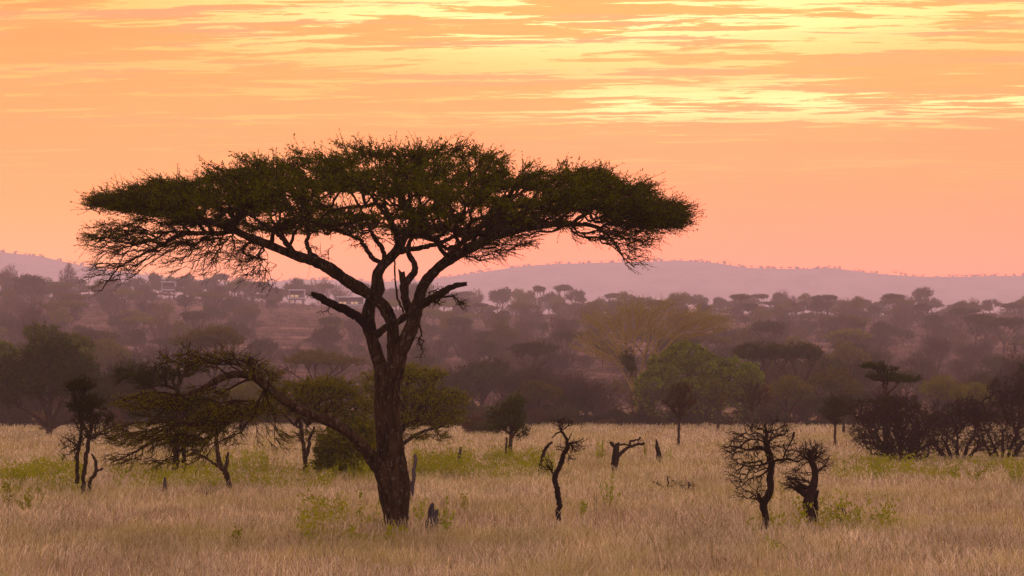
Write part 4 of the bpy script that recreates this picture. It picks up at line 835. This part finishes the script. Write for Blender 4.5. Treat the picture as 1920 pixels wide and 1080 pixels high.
def lodge(px, Y, wpx, top, label, nwin, ht=None, lit=True):
    X = (px - 960) / F * Y; gz = float(ground_z(X, Y)); w = wpx * Y / F; zt = CH + (HZ - top) / F * Y - gz
    h = ht or 4.9; z0 = zt - h; r = empty('lodge_building', (X, Y, gz), label, 'building')
    b = MB(); box(b, (0, 3, z0 + .4), (w * .96, 5.6, .8), 'lodge_white'); box(b, (0, 5.2, z0 + h * .5), (w * .94, .3, h - .2), 'lodge_dark')
    for sx in (-1, 1): box(b, (sx * w * .46, 3, z0 + h * .5), (.25, 5, h - .3), 'lodge_white')
    b.build('wall', r)
    b = MB(); box(b, (0, 2.8, zt - .12), (w * 1.04, 6.8, .26), 'lodge_roof'); box(b, (0, -.62, zt - .3), (w * 1.04, .1, .22), 'lodge_roof'); b.build('roof', r)
    if z0 > .2:
        b = MB(); box(b, (0, 3, z0 - .12), (w * 1.0, 6, .22), 'lodge_dark'); b.build('deck', r)
        for sx in (-.45, -.15, .15, .45):
            b = MB(); box(b, (w * sx, .6, z0 * .5 - .3), (.2, .2, z0 + .4), 'lodge_dark'); b.build('post', r)
    for i in range(nwin):
        x = -w * .42 + w * .84 * (i + .5) / nwin
        b = MB(); ww = w * .84 / nwin * .8; box(b, (x, .22, z0 + 1.55), (ww, .08, 1.3), 'lodge_white'); f = b.build('window', r)
        b = MB(); box(b, (x, .15, z0 + 1.55), (ww - .16, .04, 1.14), 'lodge_lit' if lit and i % 3 != 2 else 'lodge_dark'); b.build('pane', f)
    b = MB(); box(b, (0, .35, z0 + .62), (w * .96, .14, .5), 'lodge_white'); b.build('parapet', r)
lodge(657, 1010, 52, 556, 'low white flat-roofed lodge with lit windows, framed by the great acacia branches', 6)
lodge(556, 1010, 30, 543, 'small lodge with bright roof edge left of the white flat-roofed lodge', 3)
lodge(315, 1040, 26, 528, 'pale-roofed lodge glimpsed among trees under the left end of the great canopy', 3, lit=False)

# ------------------------------------------------------------------ ground, hills
def grid(name, xs, ys, zf, mat, kind='structure'):
    Xg, Yg = np.meshgrid(xs, ys); V = np.stack([Xg, Yg, zf(Xg, Yg)], -1).reshape(-1, 3)
    n, m = len(xs), len(ys); i = np.arange(m - 1)[:, None] * n; j = np.arange(n - 1)[None]
    Fc = np.stack([i + j, i + j + 1, i + n + j + 1, i + n + j], -1).reshape(-1, 4)
    b = MB(); b.add(V, Fc, mat); o = b.build(name, smooth=True); o['kind'] = kind; return o
m, nt = new_mat('ground_soil'); b = NB(nt); out = b.n('ShaderNodeOutputMaterial'); geo = b.n('ShaderNodeNewGeometry'); P_ = geo.outputs['Position']
f1 = b.noise(P_, .06, 4); f2 = b.noise(P_, 1.7, 4, .65); f3 = b.noise(P_, .02, 5, .6)
mp = b.n('ShaderNodeMapping'); mp.inputs['Scale'].default_value = (.014, .08, .1); b.l(P_, mp.inputs[0]); f4 = b.noise(mp.outputs[0], 1.0, 5, .65)
near = b.mix(b.mrange(f2, .3, .7), (.20, .14, .09), (.34, .25, .16)); near = b.mix(b.mrange(f1, .52, .7, 0, .6), near, (.20, .18, .06))
farc = b.ramp(f4, [(.35, (.06, .032, .032)), (.52, (.10, .058, .05)), (.66, (.24, .15, .11))])
sep = b.n('ShaderNodeSeparateXYZ'); b.l(P_, sep.inputs[0])
col = b.mix(b.mrange(sep.outputs[1], 270, 400), near, farc)
d = b.n('ShaderNodeBsdfDiffuse'); b.l(col, d.inputs[0]); b.l(d.outputs[0], out.inputs[0]); M['ground'] = m
ys = np.concatenate([np.arange(-150, 20, 10), np.arange(20, 260, 2.5), np.arange(260, 800, 6), np.arange(800, 1300, 10), np.arange(1300, 5100, 70)])
xs = np.concatenate([np.arange(-2500, -300, 60), np.arange(-300, -60, 8), np.arange(-60, 60, 2.5), np.arange(60, 300, 8), np.arange(300, 2501, 60)])
grid('ground', xs, ys, ground_z, 'ground')
m, nt = new_mat('hazed_hill_scrub'); b = NB(nt); out = b.n('ShaderNodeOutputMaterial'); geo = b.n('ShaderNodeNewGeometry')
f = b.noise(geo.outputs['Position'], .02, 6, .7); col = b.ramp(f, [(.4, (.23, .21, .27)), (.6, (.32, .285, .34))])  # scrub mottling, paled and blued so the colour carries distance haze
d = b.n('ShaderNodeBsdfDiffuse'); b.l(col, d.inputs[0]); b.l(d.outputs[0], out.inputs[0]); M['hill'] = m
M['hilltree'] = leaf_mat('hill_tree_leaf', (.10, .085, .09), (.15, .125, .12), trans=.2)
HS = 3800.0
def hill_z(x, y):
    top = hill_top(x * HS / np.maximum(y, 2200) ); u = (y - HS) / 800.0
    sh = np.where(u < 0, np.exp(-(u * 1.15) ** 2), np.exp(-(u * .9) ** 2))
    return -8 + (top + 8) * sh + (6 * wob(x, y, 100) + 2.5 * wob(x, y, 28, 1)) * sh * np.clip(np.abs(u) * 3, .12, 1)
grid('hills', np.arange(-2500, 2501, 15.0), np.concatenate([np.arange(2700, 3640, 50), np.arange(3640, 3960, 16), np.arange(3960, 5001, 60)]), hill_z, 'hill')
hb = MB(); n = 420; x = rng.uniform(-1280, 1280, n); y = HS + rng.uniform(-100, 15, n) ; z = hill_z(x, y)
big = rng.uniform(.5, 1, n) ** 2 * np.where(rng.uniform(size=n) < .06, 2.2, 1)
j = np.repeat(np.arange(n), 26); o = np.stack([x[j], y[j], z[j]], 1) + norm(rng.normal(size=(len(j), 3))) * rng.uniform(.3, 1, (len(j), 1)) * (big[j] * np.array([[5.0], [5.0], [2.6]])).T + np.stack([0 * j, 0 * j, big[j] * 4.4], 1)
leaves(hb, o, norm(rng.normal(size=(len(j), 3))), 2.4 * np.ones(len(j)), 1.6 * np.ones(len(j)), 'hilltree')
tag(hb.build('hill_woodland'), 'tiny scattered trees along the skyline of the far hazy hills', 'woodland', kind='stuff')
# slope scrub, far too much of it to count
sb = MB(); n = 9000; Y = 290 + 860 * rng.uniform(size=n) ** .8; x = (rng.uniform(-200, 2120, n) - 960) / F * Y; z = ground_z(x, Y); sz = rng.uniform(.6, 1.7, n) * np.where(rng.uniform(size=n) < .3, 1.7, 1)
j = np.repeat(np.arange(n), 34); dd = norm(rng.normal(size=(len(j), 3))); dd[:, 2] = np.abs(dd[:, 2])
o = np.stack([x[j], Y[j], z[j]], 1) + dd * rng.uniform(.2, 1, (len(j), 1)) * np.stack([sz[j] * 1.5, sz[j] * 1.5, sz[j] * 1.1], 1)
k = rng.uniform(size=len(j)) < .55
leaves(sb, o[k], norm(dd[k] + rng.normal(size=(k.sum(), 3)) * .6), 1.0 * np.ones(k.sum()), .14 * np.ones(k.sum()), 'twiggrey')
leaves(sb, o[~k], norm(rng.normal(size=((~k).sum(), 3))), 0.5 * np.ones((~k).sum()), .28 * np.ones((~k).sum()), 'leafdull')
tag(sb.build('slope_scrub'), 'grey-plum scrub covering the slope between the trees', 'scrub', kind='stuff')

# ------------------------------------------------------------------ dry grass
m, nt = new_mat('dry_grass'); b = NB(nt); out = b.n('ShaderNodeOutputMaterial')
at_ = b.n('ShaderNodeAttribute', attribute_name='tint'); geo = b.n('ShaderNodeNewGeometry'); P_ = geo.outputs['Position']
g1 = b.noise(P_, .09, 3); g2 = b.noise(P_, .5, 3)
green = b.mrange(b.math('ADD', b.math('MULTIPLY', g1, .6), b.math('MULTIPLY', g2, .4)), .47, .58, 0, .65)
col = b.mix(green, at_.outputs['Color'], (.38, .37, .10))
red = b.mrange(b.noise(P_, .16, 4), .5, .66, 0, .5); col = b.mix(red, col, b.mix(1.0, at_.outputs['Color'], (.86, .76, .78), 'MULTIPLY'))
col = b.mix(1.0, col, b.ramp(b.noise(P_, .35, 5, .65), [(.32, (.52, .49, .45)), (.5, (.92, .92, .92)), (.66, (1.2, 1.17, 1.1))]), 'MULTIPLY')
dd_ = b.n('ShaderNodeBsdfDiffuse'); tt = b.n('ShaderNodeBsdfTranslucent'); mx = b.n('ShaderNodeMixShader'); mx.inputs[0].default_value = .4
b.l(col, dd_.inputs[0]); b.l(col, tt.inputs[0]); b.l(dd_.outputs[0], mx.inputs[1]); b.l(tt.outputs[0], mx.inputs[2]); b.l(mx.outputs[0], out.inputs[0]); M['grass'] = m
gb = MB()
def blades(y0, y1, dens, w, h, side):
    area = (y1 - y0) * ((y0 + y1) / 2 * 1920 / F + 2 * side); n = int(area * dens)
    y = np.sqrt(rng.uniform(y0 * y0, y1 * y1, n)); x = rng.uniform(-1, 1, n) * (y * 960 / F + side)
    keep = rng.uniform(size=n) < np.clip(.8 + .3 * wob(x, y, .55, 1.0) + .25 * wob(x, y, 3.1), .4, 1); x, y = x[keep], y[keep]; n = len(x)
    z = ground_z(x, y); hh = h * rng.uniform(.45, 1.15, n) * (1 + .22 * wob(x, y, 2.3, .5) + .2 * wob(x, y, .7, 2.5)); a = rng.uniform(0, 6.28, n); ln = hh * rng.uniform(.05, .95, n)
    base = np.stack([x, y, z - .03], 1); L = np.stack([np.cos(a) * ln, np.sin(a) * ln, 0 * a], 1)
    sd = np.stack([-np.sin(a), np.cos(a), 0 * a], 1) * .4 + np.array([1, 0, 0]) * .6; sd = norm(sd) * (w * rng.uniform(.6, 1.4, n))[:, None] * .5
    up = np.stack([0 * a, 0 * a, hh], 1); md = base + up * .6 + L * .35; tp = base + up + L
    head = rng.uniform(size=n) < .35; wm = np.where(head, .7, .8)[:, None]; wt = np.where(head, 1.9, .12)[:, None]
    m2 = base + up * .82 + L * .65
    V = np.stack([base - sd, base + sd, md - sd * wm, md + sd * wm, m2 - sd * wt, m2 + sd * wt, tp], 1).reshape(-1, 3)
    i = np.arange(n)[:, None] * 7
    q = np.concatenate([i + np.array([[0, 1, 3, 2]]), i + np.array([[2, 3, 5, 4]])]); tri = i + np.array([[4, 5, 6]])
    v = rng.uniform(size=(n, 1)); c = (1 - v) * np.array([.30, .26, .175]) + v * np.array([.80, .74, .54]); c = np.where(rng.uniform(size=(n, 1)) < .16, np.array([.20, .15, .09]) * (.7 + v * .6), c); c = np.where(rng.uniform(size=(n, 1)) < .13, np.array([.34, .31, .08]), c)
    c = np.where(rng.uniform(size=(n, 1)) < .05, np.array([.85, .70, .50]), c)
    col = np.concatenate([np.repeat(c, 7, 0), np.ones((n * 7, 1))], 1)
    gb.add(V, q, 'grass', col); gb.f.append(tri + (gb.n - len(V))); gb.m.append(np.zeros(len(tri), np.int32))
blades(30, 80, 5, .008, .66, 9); blades(20, 45, 190, .006, .40, 9); blades(45, 70, 120, .008, .42, 9); blades(70, 115, 46, .014, .44, 12); blades(115, 180, 16, .024, .48, 14); blades(180, 262, 6, .042, .52, 16)
tag(gb.build('grass'), 'tall dry straw-coloured grass covering the plain', 'grass', kind='stuff')

# ------------------------------------------------------------------ air
m, nt = new_mat('haze_air'); b = NB(nt); out = b.n('ShaderNodeOutputMaterial'); v = b.n('ShaderNodeVolumePrincipled')
v.inputs['Color'].default_value = (.88, .77, .90, 1); v.inputs['Density'].default_value = .00031; v.inputs['Anisotropy'].default_value = .1
b.l(v.outputs[0], out.inputs['Volume']); M['haze'] = m
hz = MB(); box(hz, (0, 2480, 141), (5300, 5360, 312), 'haze'); tag(hz.build('haze'), None, None, kind='stuff')

# ------------------------------------------------------------------ sky
SUN_AZ, SUN_EL = math.radians(4.0), math.radians(13.5)
w = bpy.data.worlds.new('World'); C_ = bpy.context.scene; C_.world = w; w.use_nodes = True; nt = w.node_tree; nt.nodes.clear(); b = NB(nt)
out = b.n('ShaderNodeOutputWorld'); tc = b.n('ShaderNodeTexCoord'); sep = b.n('ShaderNodeSeparateXYZ'); b.l(tc.outputs['Generated'], sep.inputs[0])
X, Y, Z = sep.outputs; ez = b.math('MAXIMUM', Z, 0.0)
el = b.math('ARCSINE', ez); az = b.math('ARCTAN2', X, Y)
lowc = b.ramp(el, [(0.0, (2.2, .34, .10)), (.07, (2.2, .36, .06)), (.10, (1.7, .33, .0)), (.13, (1.4, .34, 0)), (.165, (1.3, .39, 0)), (.20, (1.3, .40, 0)), (.32, (1.1, .56, .40)), (.6, (.98, .80, .98)), (1.0, (.90, .83, .98))])
leftc = b.ramp(el, [(0.0, (2.2, .60, .12)), (.07, (2.2, .62, .08)), (.10, (1.7, .46, .0)), (.13, (1.4, .40, .0)), (.165, (1.3, .37, 0)), (.20, (1.2, .31, .0)), (.32, (1.1, .58, .42)), (.6, (.98, .80, .98)), (1.0, (.90, .83, .98))])
base = b.mix(b.mrange(az, -.26, .05, 1, 0, True), lowc, leftc)
back = b.ramp(el, [(0.0, (.82, .66, .82)), (.3, (.90, .76, 1.0)), (1.0, (.90, .83, .98))])
base = b.mix(b.mrange(Y, -.3, .6, 0, 1, True), back, base)
# cloud sheet seen from below: coordinates on a plane overhead
iz = b.math('DIVIDE', 1.0, b.math('ADD', ez, .035)); cxn = b.math('MULTIPLY', X, iz); cyn = b.math('ADD', b.math('MULTIPLY', Y, iz), b.math('MULTIPLY', cxn, .05))
def cn(sx, sy, ox, det, rough, dist=0.0): return b.noise(b.comb(b.math('MULTIPLY', cxn, sx), b.math('ADD', b.math('MULTIPLY', cyn, sy), ox), ox * .37), 1.0, det, rough, dist)
def gauss(v, c, s): return b.math('EXPONENT', b.math('MULTIPLY', b.math('POWER', b.math('DIVIDE', b.math('SUBTRACT', v, c), s), 2.0), -1.0))
n1 = cn(2.0, 9.0, 3.7, 9, .64, .6); n3 = cn(4.5, 20.0, 1.3, 9, .68, .7); n4 = cn(.8, 2.0, 14.2, 3, .5, .3)
fade = b.mrange(el, .085, .15, 0, 1, True)
# the thick bright bank near the hidden sun, a second lit bank lower at the right
topb = b.math('MULTIPLY', b.mrange(az, -.24, -.08, .2, 1, True), gauss(el, .194, .018))
midb = b.math('MULTIPLY', gauss(az, .02, .06), gauss(el, .172, .010))
lowb = b.math('MULTIPLY', b.mrange(az, -.04, .06, 0, 1, True), gauss(el, .150, .012))
bias = b.math('ADD', b.math('ADD', b.math('MULTIPLY', topb, .032), b.math('MULTIPLY', lowb, .068)), b.math('ADD', b.math('ADD', b.math('MULTIPLY', midb, .07), b.math('MULTIPLY', b.math('MULTIPLY', gauss(az, -.11, .09), gauss(el, .17, .03)), .06)), b.math('MULTIPLY', b.math('SUBTRACT', n4, .5), .30)))
st = b.math('ADD', b.math('ADD', b.math('MULTIPLY', n1, .55), b.math('MULTIPLY', n3, .45)), bias)
cl = b.math('MULTIPLY', b.mrange(st, .54, .578, 0, 1, True), fade)
soft = b.math('MULTIPLY', b.mrange(st, .43, .57, 0, 1, True), fade)
glow = b.math('ADD', b.math('MULTIPLY', b.math('MULTIPLY', gauss(az, .05, .16), gauss(el, .195, .028)), .5), b.math('ADD', b.math('MULTIPLY', topb, .4), b.math('MULTIPLY', lowb, .75)), clamp=True)
base = b.mix(b.math('MULTIPLY', soft, .45), base, b.mix(glow, (1.3, .43, .02), (1.35, .50, .0)))
base = b.mix(b.math('MULTIPLY', cl, b.math('ADD', b.math('MULTIPLY', glow, .6), .4)), base, b.mix(glow, (1.4, .74, .08), (1.8, 1.40, .50)))
dark = b.math('MULTIPLY', b.mrange(cn(.9, 5.0, 21.6, 6, .6, .4), .5, .6, 0, .75, True), b.math('MULTIPLY', fade, b.mrange(el, .12, .2, .25, 1, True)))
base = b.mix(b.math('MULTIPLY', dark, b.math('SUBTRACT', 1.0, b.math('MULTIPLY', cl, .8))), base, (.98, .34, .09))
sk = b.n('ShaderNodeTexSky', sky_type='NISHITA'); sk.sun_disc = False; sk.sun_elevation = SUN_EL; sk.sun_rotation = SUN_AZ
add = b.mix(1.0, base, b.mix(1.0, sk.outputs[0], (.005, .003, .003), 'MULTIPLY'), 'ADD')
bg = b.n('ShaderNodeBackground'); b.l(add, bg.inputs[0]); bg.inputs[1].default_value = 1.0; b.l(bg.outputs[0], out.inputs[0])
w.cycles.sampling_method = 'MANUAL'; w.cycles.sample_map_resolution = 512

sun = bpy.data.lights.new('sun', 'SUN'); sun.energy = 1.0; sun.angle = math.radians(12); sun.color = (1, .62, .34)
so = bpy.data.objects.new('sun', sun); C.objects.link(so)
dv = Vector((math.sin(SUN_AZ) * math.cos(SUN_EL), math.cos(SUN_AZ) * math.cos(SUN_EL), math.sin(SUN_EL)))
so.rotation_euler = dv.to_track_quat('Z', 'Y').to_euler(); so.location = (0, 0, 60)

cam = bpy.data.cameras.new('camera'); cam.sensor_width = 36; cam.lens = F / 1920 * 36; cam.shift_y = (HZ - 540) / 1920; cam.clip_end = 8000; cam.clip_start = .5
co = bpy.data.objects.new('camera', cam); C.objects.link(co); co.location = (0, 0, CH); co.rotation_euler = (math.radians(90), 0, 0)
S_ = bpy.context.scene; S_.camera = co
S_.view_settings.view_transform = 'Standard'; S_.view_settings.look = 'None'; S_.view_settings.exposure = .30; S_.view_settings.gamma = 1
S_.render.engine = 'CYCLES'; cy = S_.cycles; cy.max_bounces = 5; cy.diffuse_bounces = 3; cy.transmission_bounces = 3; cy.volume_bounces = 1; cy.glossy_bounces = 1
cy.use_denoising = True; cy.denoiser = 'OPENIMAGEDENOISE'; cy.denoising_prefilter = 'ACCURATE'; cy.denoising_input_passes = 'RGB_ALBEDO_NORMAL'
cy.use_adaptive_sampling = False; cy.caustics_reflective = False; cy.caustics_refractive = False
S_.render.use_persistent_data = False
